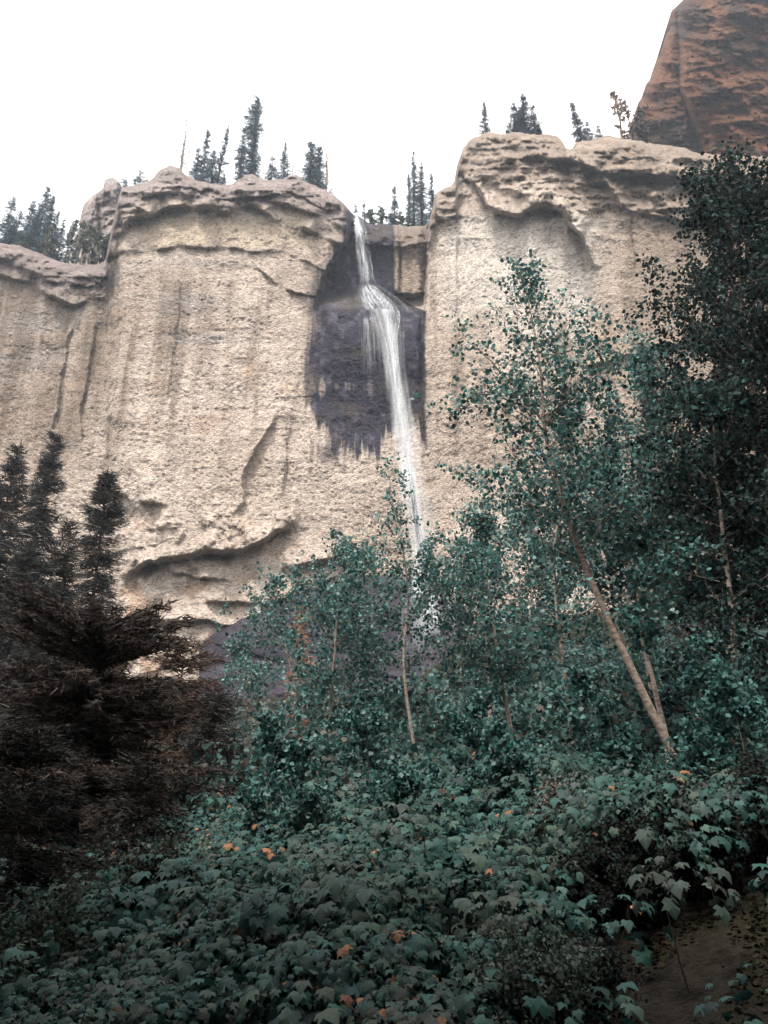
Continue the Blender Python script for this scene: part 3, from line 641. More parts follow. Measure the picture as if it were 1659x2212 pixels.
# wooded slope at the left
FS = [(8,425,20,2),(30,455,18,5),(52,432,20,8),(76,402,24,6),(92,420,18,4),(108,455,16,9),(122,472,13,5),(140,488,14,10),(-20,440,22,4),(158,492,12,12),(66,450,18,3),(20,470,20,2),(185,470,14,13),(205,478,13,12),(-50,430,24,5),(-85,450,24,4)]
LB = ['dark spruce at the left edge of the far wooded slope','low spruce second from the left on the far wooded slope','mid sized spruce left of the tallest on the wooded slope','tallest spruce on the far wooded slope at left','spruce leaning against the tallest on the wooded slope','spruce stepping down right of the tallest wooded slope tree','small spruce in the dip of the wooded slope skyline','small spruce above the first white stems','spruce cut by the left edge of the picture','little spruce before the grey outcrop, above the white stems','front spruce under the tallest on the wooded slope','front spruce low at the left edge of the wooded slope','spruce in front of the foot of the grey outcrop','spruce beside the right foot of the grey outcrop','spruce just beyond the left edge of the picture','outermost spruce left of the picture edge']
for i, (px, yt, rp, dy) in enumerate(FS):
    if px < -10: continue
    rim_tree('c', px, yt, 560, rp, LB[i], 60+i, dy=dy, group='spruces on the far wooded slope', dens=1.1, powr=.75)

# ------------------------------------------------------------------ broad-leaved trees
TEAL = [(.038, .115, .105), (.055, .155, .14), (.024, .072, .068), (.13, .21, .19), (.065, .068, .06)]
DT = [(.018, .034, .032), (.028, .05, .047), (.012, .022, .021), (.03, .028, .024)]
TEALW = [3, 3, 3, 1.2, 1.6]
def broad(name, path, r0, seed, label, group, nb=40, blen=1.0, ts0=.35, leaf=.06, nleaf=9000, cols=TEAL, wts=TEALW, tcol=(.33, .27, .23), cat='aspen tree', prof=None, tw=6, spread=.1, extra=(), up=.5, ntube=8, bark=None, yellow=0.0, lmat=None):
    rng = np.random.default_rng(seed); path = np.asarray(path, float); root = empty(name, path[0], label, cat, group)
    cum = np.concatenate([[0], np.cumsum(np.linalg.norm(np.diff(path, axis=0), axis=1))]); ht = cum[-1]; cum /= cum[-1]
    ts = np.linspace(0, 1, 26); tp = np.stack([np.interp(ts, cum, path[:, k]) for k in range(3)], -1)
    k_ = np.array([1, 2, 1])/4.
    for _ in range(2): tp[1:-1] = tp[:-2]*.25+tp[1:-1]*.5+tp[2:]*.25
    tp = tp+r0*.5*np.stack([fbm(ts*7, seed, i, 3, 9) for i in range(3)], -1)*(1-.3*ts)[:, None]
    mb = MB(); tube(mb, tp, r0*(1.0-.88*ts)+r0*.35*np.exp(-ts*22), ntube, tcol)
    # limbs
    bm = mb; t = ts0+(1-ts0)*rng.random(nb)**.9*.99; az = rng.random(nb)*2*np.pi
    pf = prof or (lambda q: np.sin(np.pi*np.clip((q*.85+.12), 0, 1))**.8)
    L = blen*pf((t-ts0)/(1-ts0))*rng.uniform(.35, 1.35, nb)+.05*blen
    P0 = np.stack([np.interp(t, ts, tp[:, k]) for k in range(3)], -1)
    D = norm(np.stack([np.cos(az), np.sin(az), up+rng.normal(0, .2, nb)+.6*(t > .85)], -1))
    Q1 = P0+D*L[:, None]*.5+np.array([0, 0, .03])*L[:, None]; Q2 = P0+D*L[:, None]+np.array([0, 0, .22])*L[:, None]+rng.normal(0, .07, P0.shape)*L[:, None]
    rr = r0*.26*(1.05-t)+r0*.03
    tubes3(bm, P0, Q1, Q2, rr, rr*.25, np.array(tcol)*.75)
    ex = []
    for pts in extra:
        pts = np.asarray(pts, float); q = np.linspace(0, 1, 10); cc = np.linspace(0, 1, len(pts)); e = np.stack([np.interp(q, cc, pts[:, k]) for k in range(3)], -1)
        for _ in range(2): e[1:-1] = e[:-2]*.25+e[1:-1]*.5+e[2:]*.25
        e[1:-1] += rng.normal(0, .012, e[1:-1].shape)
        tube(bm, e, r0*.28*(1-.8*q), 6, np.array(tcol)*.95); ex.append(e)
    # twigs
    idx = np.repeat(np.arange(nb), tw); s = rng.uniform(.25, 1., len(idx))[:, None]; B = P0[idx]*(1-s)**2+2*Q1[idx]*s*(1-s)+Q2[idx]*s**2
    if ex:
        E = np.concatenate([e[3:] for e in ex]); E = E[rng.integers(0, len(E), len(ex)*tw*3)]; B = np.concatenate([B, E]); Ltw = np.concatenate([L[idx], np.full(len(E), blen*.7)])
    else: Ltw = L[idx]
    TD = norm(rng.normal(size=B.shape)+np.array([0, 0, .35])); tl = (Ltw*.42+.05*blen)*rng.uniform(.5, 1.2, len(B))
    T2 = B+TD*tl[:, None]; tubes3(bm, B, (B+T2)/2+rng.normal(0, .04, B.shape)*tl[:, None], T2, r0*.03+.0015, .0012, np.array(tcol)*.6)
    bm.build('trunk', bark or M_PALE, root)
    # leaves in clusters on the twigs
    f = MB(); wgt = tl*rng.uniform(.1, 1.9, len(tl)); i = rng.choice(len(B), nleaf, p=wgt/wgt.sum()); s = rng.random(nleaf)[:, None]**.8
    P = B[i]*(1-s)+T2[i]*s+rng.normal(0, spread*blen*.32, (nleaf, 3))
    n_ = norm(rng.normal(size=(nleaf, 3))+np.array([0, -.3, .55])); dn = norm(rng.normal(0, .6, (nleaf, 3))+np.array([0, 0, -.9]))
    Xv = norm(np.cross(dn, n_)); Yv = norm(np.cross(n_, Xv)); ls = leaf*rng.uniform(.6, 1.25, nleaf)
    c = pal(rng, nleaf, cols, wts, .22)
    if yellow > 0:
        k = rng.random(nleaf) < yellow; c[k] = c3(.42, .2, .08)*rng.uniform(.6, 1.1, (k.sum(), 1))
    cards(f, P, Xv*ls[:, None], Yv*ls[:, None], ASPEN, ASPEN_T, c)
    f.build('crown', lmat or M_LEAF, root); return root
def gp(px, Y, sink=.1):
    x = (px-829.5)/FP*Y*1.0
    for _ in range(6):
        z = float(G(x, Y)); f = Y*CA+(z-CAMZ)*SA; x = (px-829.5)/FP*f
    return np.array([x, Y, float(G(x, Y))-sink])
def P(px, py, Y): return at(float(px), float(py), float(Y))
GA = 'aspens growing on the slope below the cliff'
# the big leaning aspen
b0 = P(1492, 1700, 9.2)
lean = [b0+np.array([.05, .02, -.35]), b0, P(1405, 1540, 9.3), P(1340, 1395, 9.4), P(1290, 1290, 9.5), P(1240, 1175, 9.6), P(1205, 1060, 9.7), P(1180, 950, 9.8), P(1165, 900, 9.8), P(1172, 840, 9.9), P(1160, 740, 9.9), P(1145, 660, 10), P(1118, 565, 10)]
broad('aspen_tree', lean, .056, 300, 'big leaning aspen with a bare pale trunk slanting up to the left', GA, nb=85, blen=1.25, ts0=.36, leaf=.06, nleaf=7200, tw=7,
      prof=lambda q: np.interp(q, [0, .25, .5, .75, 1], [.75, .95, .85, .4, .16]), spread=.16, tcol=(.24, .185, .155),
      extra=[[P(1290, 1300, 9.5), P(1250, 1335, 9.3), P(1200, 1350, 9.2), P(1120, 1358, 9.1)], [P(1160, 890, 9.8), P(1100, 860, 9.7), P(1020, 845, 9.6), P(975, 900, 9.6)],
             [P(1165, 900, 9.8), P(1125, 850, 9.7), P(1060, 780, 9.7), P(990, 720, 9.6)], [P(1345, 1400, 9.4), P(1375, 1350, 9.4), P(1420, 1330, 9.4)], [P(1200, 1060, 9.7), P(1270, 1020, 9.8), P(1330, 950, 9.9)]])
b1 = P(1462, 1640, 9.7)
broad('aspen_tree', [P(1452, 1660, 9.7), P(1425, 1540, 9.8), P(1405, 1440, 9.9), P(1385, 1375, 10), P(1372, 1250, 10.2), P(1362, 1140, 10.3)], .04, 301, 'thin pale aspen stem rising beside the big leaning trunk', GA, nb=34, blen=.8, ts0=.45, leaf=.06, nleaf=3000, spread=.16)
# (trunk pixel path, depth, radius, crown length, leaves, label)
def ground_start(px, py, Y):
    p = P(px, py, Y); g = float(G(p[0], p[1])); return np.array([p[0], p[1], min(g-.1, p[2]-.1)])
def asp(pts, Y, r, bl, nl, label, seed, **kw):
    pts = [P(x, y, Y) for x, y in pts]; g = float(G(pts[0][0], pts[0][1]))
    if pts[0][2] > g-.1:
        d = pts[0]-pts[1]; d = d/abs(d[2]); p = pts[0]+d*(pts[0][2]-g+.15)*np.array([.35, .35, 1]); pts = [p]+pts
    return broad('aspen_tree', pts, r, seed, label, kw.pop('group', GA), blen=bl, nleaf=nl, **kw)
asp([(1560,1560),(1530,1400),(1505,1300),(1480,1190),(1450,1080),(1430,1000),(1405,880),(1392,775)], 12.5, .07, 1.5, 8500, 'slender aspen with a pale stem showing right of the big leaning one', 302, nb=70, ts0=.3, leaf=.065, spread=.16, prof=lambda q: np.interp(q, [0, .3, .6, 1], [1, 1.1, .8, .25]))
asp([(1240,1640),(1222,1450),(1205,1330),(1190,1200),(1215,1090),(1235,980),(1255,880)], 13, .05, 1.15, 6500, 'aspen standing behind the big leaning trunk, stem seen low at its left', 303, nb=60, ts0=.3, leaf=.062, spread=.16, prof=lambda q: np.interp(q, [0, .5, 1], [1, 1, .3]))
asp([(925,1765),(905,1660),(885,1560),(870,1420),(885,1290),(868,1170),(850,1100),(838,1010)], 14, .04, .8, 2500, 'slender aspen in front of the lower waterfall, its tip over the white water', 304, nb=52, ts0=.38, leaf=.06, spread=.15, prof=lambda q: np.interp(q, [0, .45, .8, 1], [1, .95, .5, .2]))
asp([(1010,1660),(1005,1550),(1000,1450),(994,1350),(990,1250),(992,1175)], 16, .04, .85, 2400, 'aspen right beside the lower waterfall with a slanting stem', 305, nb=46, ts0=.35, leaf=.065, spread=.16)
asp([(1115,1660),(1100,1560),(1080,1450),(1065,1350),(1050,1240),(1040,1130)], 15, .055, 1.35, 7600, 'leafy aspen just right of the waterfall foot', 306, nb=52, ts0=.3, leaf=.065, spread=.17)
asp([(1060,1620),(1055,1500),(1048,1380),(1040,1260),(1040,1180)], 19, .05, 1.1, 3600, 'aspen with a rounded crown behind the waterfall foot trees', 307, nb=46, ts0=.3, leaf=.075, spread=.17)
asp([(720,1740),(712,1640),(715,1500),(725,1380),(735,1270),(745,1170)], 14.5, .045, 1.15, 5000, 'aspen left of the waterfall with its top reaching the pale rock', 308, nb=52, ts0=.28, leaf=.062, spread=.16)
asp([(680,1690),(655,1610),(640,1520),(625,1430),(605,1330),(592,1262)], 16, .045, 1.2, 3000, 'aspen in front of the violet slab, leftmost of the grove', 309, nb=40, ts0=.3, leaf=.065, spread=.16)
asp([(800,1700),(790,1600),(780,1500),(775,1400),(768,1300),(775,1205)], 17, .045, 1.05, 4600, 'aspen between the violet slab and the lower waterfall', 310, nb=48, ts0=.25, leaf=.068, spread=.17)
asp([(560,1700),(548,1620),(540,1540),(530,1460),(528,1400)], 18, .04, 1.1, 2400, 'low aspen at the lower left corner of the violet slab', 311, nb=36, ts0=.2, leaf=.068, spread=.17)
asp([(1180,1600),(1165,1500),(1160,1400),(1150,1300),(1140,1200),(1128,1090)], 20, .06, 1.6, 7400, 'aspen in the second row, hidden behind the big leaning crown', 312, nb=50, ts0=.25, leaf=.08, spread=.18)
asp([(1420,1560),(1400,1450),(1380,1300),(1350,1180),(1335,1080),(1325,990)], 17, .06, 1.6, 8500, 'broad aspen filling the space between two pale slanting stems', 313, nb=60, ts0=.25, leaf=.078, spread=.18)
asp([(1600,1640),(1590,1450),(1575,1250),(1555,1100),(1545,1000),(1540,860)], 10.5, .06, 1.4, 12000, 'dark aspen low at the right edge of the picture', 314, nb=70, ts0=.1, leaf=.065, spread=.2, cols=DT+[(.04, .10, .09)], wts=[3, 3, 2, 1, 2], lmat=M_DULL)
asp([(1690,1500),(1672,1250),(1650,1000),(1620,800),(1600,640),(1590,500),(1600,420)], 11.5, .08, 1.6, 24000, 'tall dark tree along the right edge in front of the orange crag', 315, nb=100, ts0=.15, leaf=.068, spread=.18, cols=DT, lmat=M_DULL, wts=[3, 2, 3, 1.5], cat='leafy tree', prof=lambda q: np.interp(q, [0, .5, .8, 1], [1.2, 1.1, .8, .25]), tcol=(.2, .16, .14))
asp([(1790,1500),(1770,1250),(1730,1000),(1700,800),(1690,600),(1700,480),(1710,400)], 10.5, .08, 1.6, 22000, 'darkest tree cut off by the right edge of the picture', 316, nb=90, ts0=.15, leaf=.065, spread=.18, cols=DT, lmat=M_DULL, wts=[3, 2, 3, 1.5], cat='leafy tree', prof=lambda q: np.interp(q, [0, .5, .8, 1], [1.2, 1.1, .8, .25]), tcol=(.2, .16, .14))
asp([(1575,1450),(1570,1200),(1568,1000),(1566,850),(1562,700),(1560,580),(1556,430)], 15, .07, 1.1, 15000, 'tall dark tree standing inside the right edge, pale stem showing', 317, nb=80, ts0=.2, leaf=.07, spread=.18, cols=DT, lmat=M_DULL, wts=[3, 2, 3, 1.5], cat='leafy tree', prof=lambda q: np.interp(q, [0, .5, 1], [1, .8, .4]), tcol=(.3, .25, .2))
# leafy tree and bushes up on the rims
SUN_T = [(.26, .14, .07), (.12, .09, .06), (.30, .19, .12), (.08, .06, .045)]  # orange backlight glow is put into these leaf colours
def rimleaf(px, ytop, rp, label, seed, dy=2, cols=SUN_T, n=1400, cat='leafy tree', name='leafy_tree', group=None, leaf=.3, tcol=(.15, .11, .08)):
    b = rim(px, dy); tpn = at(px, ytop, b[1]); h = tpn[2]-b[2]
    return broad(name, [b, b+np.array([.02*h, 0, h*.5]), b+np.array([-.02*h, 0, h*.95])], max(.05, h*.02), seed, label, group, nb=26, blen=rp*b[1]/FP, ts0=.1, leaf=leaf, nleaf=n, cols=cols, wts=[1]*len(cols), tcol=tcol, cat=cat, spread=.3, ntube=5, bark=M_BARK)
rimleaf(1342, 188, 24, 'leafy tree glowing orange against the sky beside the orange crag', 401, n=900)
rimleaf(1362, 205, 14, 'small leafy tree touching the edge of the orange crag', 402, n=500)
rimleaf(1392, 240, 34, 'dark round bush at the foot of the orange crag', 403, n=2600, cols=[(.05, .035, .03), (.07, .05, .04), (.035, .03, .028)], cat='bush', name='bush')
GRN = [(.06, .09, .065), (.08, .115, .08), (.05, .07, .06)]
for i, (px, yt, rp, lb) in enumerate([(800, 452, 20, 'low green bush just right of the waterfall lip'), (825, 446, 24, 'rounded green bush between the waterfall lip and the lone spruce'), (865, 455, 18, 'green bush right of the lone spruce in the notch'), (845, 462, 18, 'green bush at the foot of the lone spruce in the notch')]):
    rimleaf(px, yt, rp, lb, 410+i, dy=3+i, cols=GRN, n=900, cat='bush', name='bush', group='bushes in the notch above the waterfall')
WS = [(40,500,10),(100,490,14),(150,470,17),(168,480,14),(185,478,17),(200,490,12),(212,500,14),(228,505,11)]
WL = ['pale stemmed aspen at the left end of the far slope','pale stemmed aspen under the tallest far spruce','far aspen with the most visible white stem','far aspen close right of the most visible white stem','far aspen in the middle of the row of white stems','short far aspen leaning beside the middle one','far aspen before the foot of the grey outcrop','last far aspen at the right, above the cliff notch']
for i, (px, yt, rp) in enumerate(WS):
    rimleaf(px, yt, rp+4, WL[i], 420+i, dy=1.5+(i % 3), cols=[(.09, .105, .08), (.12, .12, .10), (.07, .09, .075)], n=900, cat='aspen tree', name='aspen_tree', group='aspens on the far wooded slope', tcol=(.6, .52, .45))

# ------------------------------------------------------------------ conifers at the left
BRN = [(.030, .028, .026), (.036, .032, .030), (.022, .022, .022), (.028, .034, .032)]
GC = 'conifers at the left foot of the cliff'
def near_con(px, ytop, Y, rpx, label, seed, ybase=None, **kw):
    g = gp(px, Y); tpn = P(px, ytop, Y); h = tpn[2]-g[2]; g[0] = g[0]*0+tpn[0]-0.0
    kw.setdefault('cols', BRN); kw.setdefault('powr', .8); kw.setdefault('nw', .14); rpx = rpx*1.2; kw['dens'] = kw.get('dens', 1)*1.35; kw['nspray'] = int(kw.get('nspray', 12)*2.1)
    return conifer('fir_tree', g, h, rpx*Y/FP, seed, label, GC, **kw)
near_con(42, 958, 34, 110, 'tall dark fir at the left edge of the picture', 501, card=.38, dens=1.0, nspray=16, ragged=.3)
near_con(118, 925, 38, 85, 'tallest dark fir, second from the left edge', 502, card=.38, dens=1.0, nspray=16)
near_con(238, 1015, 30, 100, 'dark pointed fir standing before the pale rock at left', 503, card=.30, dens=1.0, nspray=16, ragged=.5)
near_con(-30, 1080, 24, 130, 'dark fir cut by the left edge of the picture', 504, card=.28, nspray=16)
near_con(160, 1120, 26, 70, 'narrow fir between the tallest and the pointed fir', 505, card=.28, nspray=14)
near_con(70, 1180, 21, 120, 'dark fir low at the left edge in front of the tall ones', 506, card=.25, nspray=16)
near_con(225, 1345, 12, 270, 'broad dark fir with open branches, nearest at the left', 507, card=.17, nspray=26, dens=1.2, powr=.35, ragged=.5, bare=.12, tr=.16, droop=.2, cols=[(.038, .027, .022), (.052, .035, .028), (.022, .018, .017), (.03, .029, .026)])
near_con(400, 1375, 17, 120, 'wide dark fir behind the nearest one, before the violet slab', 508, card=.19, nspray=16, dens=.9, powr=.4, cols=[(.075, .045, .034), (.05, .035, .03), (.09, .055, .038)])
near_con(120, 1380, 18, 150, 'low dark fir crowding the nearest one from the left', 509, card=.2, nspray=16, powr=.4)
near_con(470, 1500, 16, 70, 'short dark fir at the right side of the dark clump', 510, card=.18, nspray=14, powr=.5)
near_con(70, 1575, 7.6, 210, 'young dark fir low in the lower left corner', 513, card=.10, nspray=14, powr=.5, cols=[(.012, .013, .012), (.018, .016, .014)])
near_con(300, 1640, 8.6, 150, 'small dark fir at the right foot of the nearest broad one', 514, card=.10, nspray=14, powr=.5, cols=[(.014, .013, .012), (.02, .017, .015)])
near_con(655, 1310, 20, 40, 'orange brown dying young fir before the violet slab', 511, card=.2, nspray=10, dens=.8, cols=[(.24, .12, .07), (.30, .16, .09), (.16, .10, .07)], trunkcol=(.3, .2, .15), powr=.6, ragged=.7)
near_con(1395, 800, 30, 35, 'small dark conifer tip above the slender aspen', 512, card=.3, nspray=12)
snag('dead_sapling', gp(318, 40), P(318, 1215, 40)[2]-gp(318, 40)[2], 520, 'thin bare sapling before the pale rock hollow at left', None, nb=40, col=(.35, .3, .27), r=.05, cat='dead tree', bl=.12)

# ------------------------------------------------------------------ undergrowth
def maples():
    """lobed leaves on low domed plants crowding the slope"""
    rng = np.random.default_rng(900); mb = MB(); m = 6600
    y = 2.3+17*rng.random(m)**1.1; x = (rng.random(m)*2-1)*(2.2+.62*y)
    edge = x-(.28+.36*(y-3.4))+.3*fbm(x/.9, y/.9, 0, 3, 19)
    keep = ~((edge > 0) & (y < 5.7+.2*x) & (rng.random(m) > .02)); x, y = x[keep], y[keep]; m = len(x)
    rad = rng.uniform(.16, .42, m)*lerp(.8, 1.25, sst(3, 10, y)); top_ = (1-.65*np.exp(-((x-3.4)/1.3)**2-((y-8.)/1.7)**2))*rng.uniform(.1, .65, m)*lerp(.5, 1., sst(2.5, 7, y))+.2*sst(-.2, .4, fbm(x/2.2, y/2.2, 0, 2, 902))
    small = rng.random(m) < .4; ls = np.where(small, rng.uniform(.035, .055, m), rng.uniform(.06, .105, m)); hue = rng.random(m)
    per = np.where(small, 64, 34); idx = np.repeat(np.arange(m), per); n = len(idx)
    az = rng.random(n)*6.283; el = np.arcsin(np.clip(rng.uniform(-.15, 1, n), -1, 1)); d = np.stack([np.cos(az)*np.cos(el), np.sin(az)*np.cos(el), np.sin(el)], -1)
    cx, cy_ = x[idx], y[idx]; rr = rad[idx]*rng.uniform(.7, 1.12, n)
    Pn = np.stack([cx, cy_, G(cx, cy_)+top_[idx]], -1)+d*rr[:, None]*np.array([1, 1, .75])
    nn = norm(d+np.array([0, -.25, .55])+rng.normal(0, .28, (n, 3)))
    tip = norm(d*np.array([1, 1, 0])*1.0+np.array([0, -.35, -.55])+rng.normal(0, .35, (n, 3)))
    Xv = norm(np.cross(tip, nn)); Yv = norm(np.cross(nn, Xv)); s = ls[idx]*rng.uniform(.55, 1.3, n)
    s = s*lerp(1., 1.3, sst(8, 18, Pn[:, 1]))
    c = pal(rng, n, [(.020, .060, .053), (.028, .080, .068), (.014, .038, .034), (.045, .085, .07)], [4, 3, 3, 1.2], .16)
    dull = sst(.72, .95, hue)[idx]; c = c*(1-.5*dull[:, None])+c3(.075, .062, .05)*(.5*dull[:, None])
    yel = sst(.16, .05, hue)[idx]; c = c*(1-.4*yel[:, None])+c3(.085, .095, .065)*(.4*yel[:, None])
    clump = sst(.15, .45, fbm(cx/1.1, cy_/1.1, 7, 2, 906))
    og = (rng.random(n) < .010*(1+9*clump)) & ~small[idx]; c[og] = c3(.30, .135, .065)*rng.uniform(.35, 1.25, (og.sum(), 1)); s = np.where(og, np.minimum(s*.8, .09), s)
    t = MAPLE.copy(); t[:, 2] *= 1.7
    cards(mb, Pn, Xv*s[:, None], Yv*s[:, None], t, MAPLE_T, c)
    # stems
    k = np.arange(0, m); P0 = np.stack([x, y, G(x, y)-.05], -1); P2 = P0+np.stack([0*x, 0*x, top_+.1], -1)+rng.normal(0, .08, P0.shape)
    tubes3(mb, P0, (P0+P2)/2+rng.normal(0, .03, P0.shape), P2, .006, .003, (.07, .05, .035))
    o = mb.build('undergrowth', M_MAPLE); o['kind'] = 'stuff'; o['label'] = 'teal green lobed leaves covering the slope with a few orange ones'; o['category'] = 'undergrowth'
maples()
def litter():
    """dead leaves, moss tufts and small stones on the bare bank"""
    rng = np.random.default_rng(940); mb = MB(); n = 34000
    y = rng.uniform(2., 6, n); x = rng.uniform(.3, 4.5, n); z = G(x, y)+.004
    k = sst(-.2, .3, fbm(x/.5, y/.5, 0, 3, 941)) > rng.random(n)*.9; x, y, z = x[k], y[k], z[k]; n = len(x)
    nn = norm(np.array([0, -.1, 1])+rng.normal(0, .5, (n, 3))); dn = rdirs(rng, n); Xv = norm(np.cross(dn, nn)); Yv = norm(np.cross(nn, Xv)); s = .018*rng.uniform(.4, 2.4, n)
    cards(mb, np.stack([x, y, z+.006], -1), Xv*s[:, None], Yv*s[:, None], ASPEN, ASPEN_T, pal(rng, n, [(.018, .016, .008), (.014, .017, .008), (.010, .008, .005), (.024, .017, .010)], [2, 2, 2, 1]))
    o = mb.build('leaf_litter', M_DULL); o['kind'] = 'stuff'; o['label'] = 'dead leaves and moss scattered on the bare bank'; o['category'] = 'litter'
litter()
def scrub():
    """small-leaved shrubbery covering the slope between and beyond the trees"""
    rng = np.random.default_rng(950); mb = MB(); n = 240000
    y = 5+62*rng.random(n)**1.5; x = (rng.random(n)*2-1)*(3+.66*y)
    d = fbm(x/1.5, y/1.5, 0, 3, 951); keep = (rng.random(n) < sst(-.3, .3, d)*.7+.45) & ~((y < 8) & (d < .15)); x, y = x[keep], y[keep]; n = len(x)
    H = (.4+1.1*sst(-.2, .5, fbm(x/2.2, y/2.2, 0, 3, 952)))*lerp(.6, 1.5, sst(7, 13, y))
    z = G(x, y)+H*(1-rng.random(n)**2*.7)
    Pn = np.stack([x, y, z], -1); n_ = norm(rng.normal(size=(n, 3))+np.array([0, -.4, .6])); dn = rdirs(rng, n); Xv = norm(np.cross(dn, n_)); Yv = norm(np.cross(n_, Xv))
    s = (.035+.0052*y)*rng.uniform(.6, 1.3, n)
    c = pal(rng, n, [(.028, .07, .062), (.02, .05, .045), (.045, .09, .078), (.055, .048, .04)], [3, 3, 1.4, 1.2], .2)
    lb = sst(-2, -8, x)*sst(40, 20, y)*.0+sst(-3, -9, x); c = c*(1-.6*lb[:, None])+c3(.075, .055, .045)*(.6*lb[:, None])
    cards(mb, Pn, Xv*s[:, None], Yv*s[:, None], ASPEN, ASPEN_T, c)
    o = mb.build('shrubbery', M_MAPLE); o['kind'] = 'stuff'; o['label'] = 'dense small leaved shrubbery between the trees on the slope'; o['category'] = 'shrubbery'
scrub()

def bush(px, py, Y, w_, h_, label, seed, cols, leaf=.03, n=3000, name='bush', tcol=(.12, .09, .07), mat_=None, group='bushes among the undergrowth'):
    b = P(px, py, Y); g = float(G(b[0], b[1])); b[2] = g
    return broad(name, [b, b+np.array([.03, 0, h_*.5]), b+np.array([-.02, 0, h_])], .018, seed, label, group, nb=38, blen=w_, ts0=.05, leaf=leaf, nleaf=n, cols=cols, wts=[1]*len(cols), tcol=tcol, cat='bush', spread=.22, up=.35, ntube=5, bark=M_BARK, tw=7, prof=lambda q: 1-.6*q, lmat=M_DULL)
SAP = [(.034, .10, .092), (.05, .13, .118), (.022, .062, .058)]
for i, (px, yb, yt, Y, rw, nl, lb) in enumerate([
    (560, 1760, 1540, 8.5, .42, 2200, 'sapling at the right edge of the dark firs'), (640, 1740, 1600, 8.0, .36, 1600, 'low sapling below the dying orange brown fir'),
    (790, 1720, 1480, 9.0, .45, 2600, 'sapling left of the foot of the waterfall aspens'), (860, 1750, 1640, 8.0, .30, 1200, 'sapling at the foot of the slender waterfall aspen'),
    (1050, 1700, 1500, 9.0, .44, 2600, 'bushy sapling right of the waterfall aspens'), (1100, 1690, 1560, 8.2, .38, 1800, 'low sapling under the leafy aspen by the fall'),
    (1290, 1650, 1440, 8.8, .44, 2400, 'sapling in front of the big leaning trunk at its left'), (1350, 1620, 1500, 8.4, .34, 1500, 'low sapling just left of the foot of the leaning trunk'),
    (1560, 1600, 1380, 8.6, .5, 3000, 'sapling right of the leaning trunk in the shade'), (1640, 1600, 1450, 7.8, .42, 2200, 'sapling by the right edge under the dark tree')]):
    b_ = gp(px, Y); t_ = P(px, yt, Y); hh = max(.5, t_[2]-b_[2])
    broad('aspen_sapling', [b_, b_+np.array([.03, 0, hh*.5]), b_+np.array([-.03, 0, hh*.95])], .016, 700+i, lb, 'aspen saplings at the foot of the grove', nb=26, blen=rw, ts0=.1, leaf=.05, nleaf=nl, cols=SAP, wts=[3, 2, 3], cat='sapling', spread=.25, ntube=5, lmat=M_MAPLE if i > 7 else None)
bush(1200, 1720, 7.0, .42, .75, 'brownish twiggy bush with tiny leaves, left of the foot of the leaning trunk', 601, [(.12, .10, .09), (.09, .10, .085), (.15, .12, .105)], .028, 4500)
bush(1140, 1960, 4.3, .38, .6, 'grey green bush with tiny leaves beside the dark gap at lower right', 602, [(.07, .10, .085), (.10, .12, .10), (.06, .08, .07)], .022, 5000)
bush(400, 1790, 7.5, .5, .7, 'pale feathery bush at the right edge of the dark firs', 603, [(.13, .16, .13), (.10, .14, .12), (.17, .18, .14)], .03, 5000)
bush(700, 1860, 6.0, .3, .6, 'small leaved bush in the middle of the lobed leaves', 604, [(.07, .12, .10), (.09, .13, .11)], .025, 3500)
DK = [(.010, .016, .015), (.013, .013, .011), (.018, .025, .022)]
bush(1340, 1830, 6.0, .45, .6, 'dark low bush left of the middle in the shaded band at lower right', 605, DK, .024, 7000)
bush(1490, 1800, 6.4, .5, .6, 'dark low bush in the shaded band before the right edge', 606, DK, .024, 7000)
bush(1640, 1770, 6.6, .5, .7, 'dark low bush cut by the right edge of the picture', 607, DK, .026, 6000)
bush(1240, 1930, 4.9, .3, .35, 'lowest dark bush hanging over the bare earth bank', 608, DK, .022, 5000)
bush(330, 1900, 7.0, .6, .8, 'dull brown bush under the nearest dark fir', 609, [(.05, .045, .035), (.04, .05, .042)], .03, 5000)
bush(120, 1990, 6.0, .7, .8, 'dark bush at the lower left below the firs', 610, [(.035, .045, .035), (.045, .055, .04)], .03, 6000)

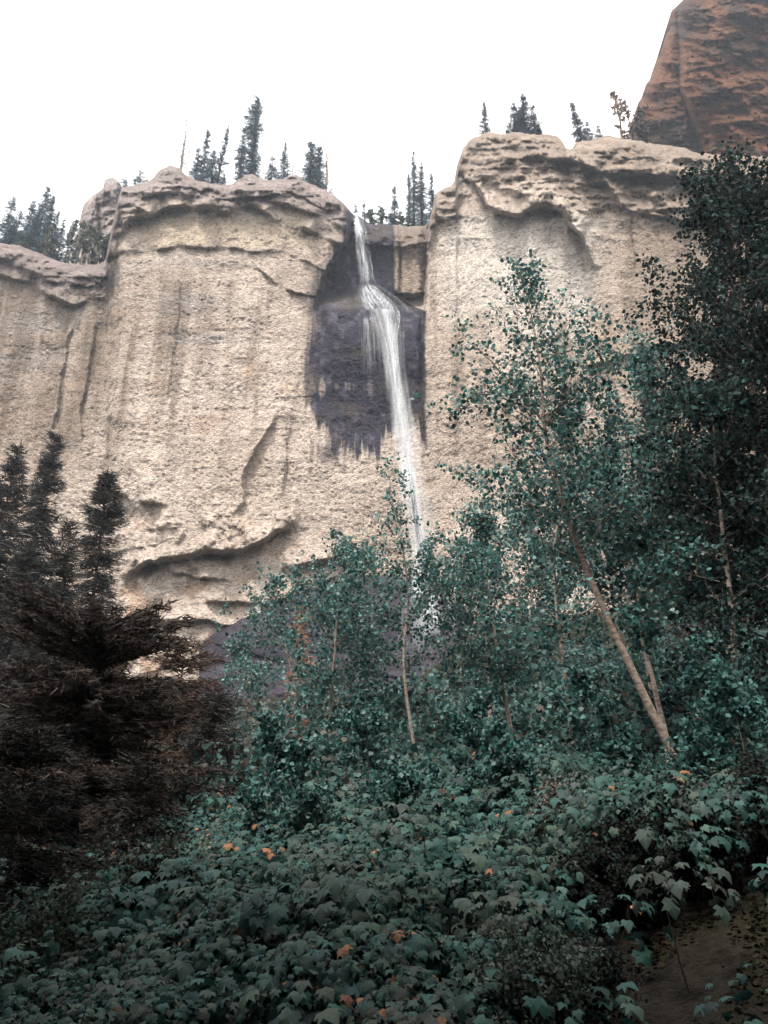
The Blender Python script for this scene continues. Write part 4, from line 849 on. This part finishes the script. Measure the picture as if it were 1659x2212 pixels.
# ------------------------------------------------------------------ unseen trees added for shade
def shade_woodland():
    """unseen tall trees added around the camera to shade the foreground, one mass"""
    rng = np.random.default_rng(970); mb = MB()
    spots = []
    for k in range(44):
        a = R(100+160*rng.random()+0)  # behind
        a = R(rng.uniform(95, 265)); d = rng.uniform(5, 13); spots.append((d*math.sin(a), d*math.cos(a), rng.uniform(9, 15)))
    spots += [(-4.9, 1.4, 9), (-6.2, 4.2, 10), (5.0, 1.2, 9), (6.0, 3.4, 9), (-9, 5, 12), (9, 4, 12), (-5.6, 2.8, 10), (-7.3, 6.8, 11), (-8.4, 9.2, 11), (7.4, 6.4, 11), (5.2, 2.4, 9), (-7.5, .5, 12), (7.5, .5, 12), (-4.6, 3.3, 9), (4.9, 3.4, 9), (-5.9, 5.4, 10), (6.2, 5.2, 10)]
    tall = [(-3.4, -.6, 15), (3.6, -.8, 15), (.2, -2.6, 15), (-5.2, 1.2, 14), (5.4, 1.0, 14), (-1.5, -4.5, 14), (2.5, -4.5, 14)]  # high crowns out of view overhead, added to darken the foreground
    for x, y, h in spots+tall:
        hi = h > 13.5 and abs(x) < 6 and y > -5
        g = float(G(x, y)); tube(mb, [(x, y, g-.3), (x+.2, y, g+h*.5), (x, y, g+h)], [.2, .13, .03], 6, (.15, .12, .1))
        n = 7000; q = rng.random(n)**.8; az = rng.random(n)*6.283; rr = (.18+.16*h*(1-q)**.7)*rng.random(n)**.45*1.3
        lo = 6.5 if hi else .8
        if hi: rr = 3.6*np.sqrt(rng.random(n))*(1-.6*q)
        Pn = np.stack([x+np.cos(az)*rr, y+np.sin(az)*rr, g+lo+q*(h-lo)], -1)
        nn = rdirs(rng, n); dn = rdirs(rng, n); Xv = norm(np.cross(dn, nn)); Yv = norm(np.cross(nn, Xv)); s = .15*rng.uniform(.6, 1.3, n)
        cards(mb, Pn, Xv*s[:, None], Yv*s[:, None], ASPEN, ASPEN_T, pal(rng, n, DT, [1, 1, 1, 1]))
    o = mb.build('shade_woodland', M_DULL); o['kind'] = 'stuff'; o['label'] = 'unseen dark trees added behind and beside the path to shade the slope'; o['category'] = 'wood'
shade_woodland()
# ------------------------------------------------------------------ haze
def haze():
    me = bpy.data.meshes.new('haze'); x0, x1, y0, y1, z0, z1 = -720, 720, -320, 920, -200, 260
    vs = [(x, y, z) for x in (x0, x1) for y in (y0, y1) for z in (z0, z1)]
    me.from_pydata(vs, [], [(0, 1, 3, 2), (4, 6, 7, 5), (0, 4, 5, 1), (2, 3, 7, 6), (0, 2, 6, 4), (1, 5, 7, 3)]); me.update()
    m = bpy.data.materials.new('haze'); m.use_nodes = True; n = m.node_tree; n.nodes.clear()
    v = n.nodes.new('ShaderNodeVolumePrincipled'); v.inputs['Density'].default_value = .00035; v.inputs['Color'].default_value = (.80, .88, 1, 1); v.inputs['Anisotropy'].default_value = .35
    o = n.nodes.new('ShaderNodeOutputMaterial'); n.links.new(v.outputs[0], o.inputs[1]); me.materials.append(m)
    ob = bpy.data.objects.new('haze', me); COL.objects.link(ob); ob['kind'] = 'stuff'
haze()
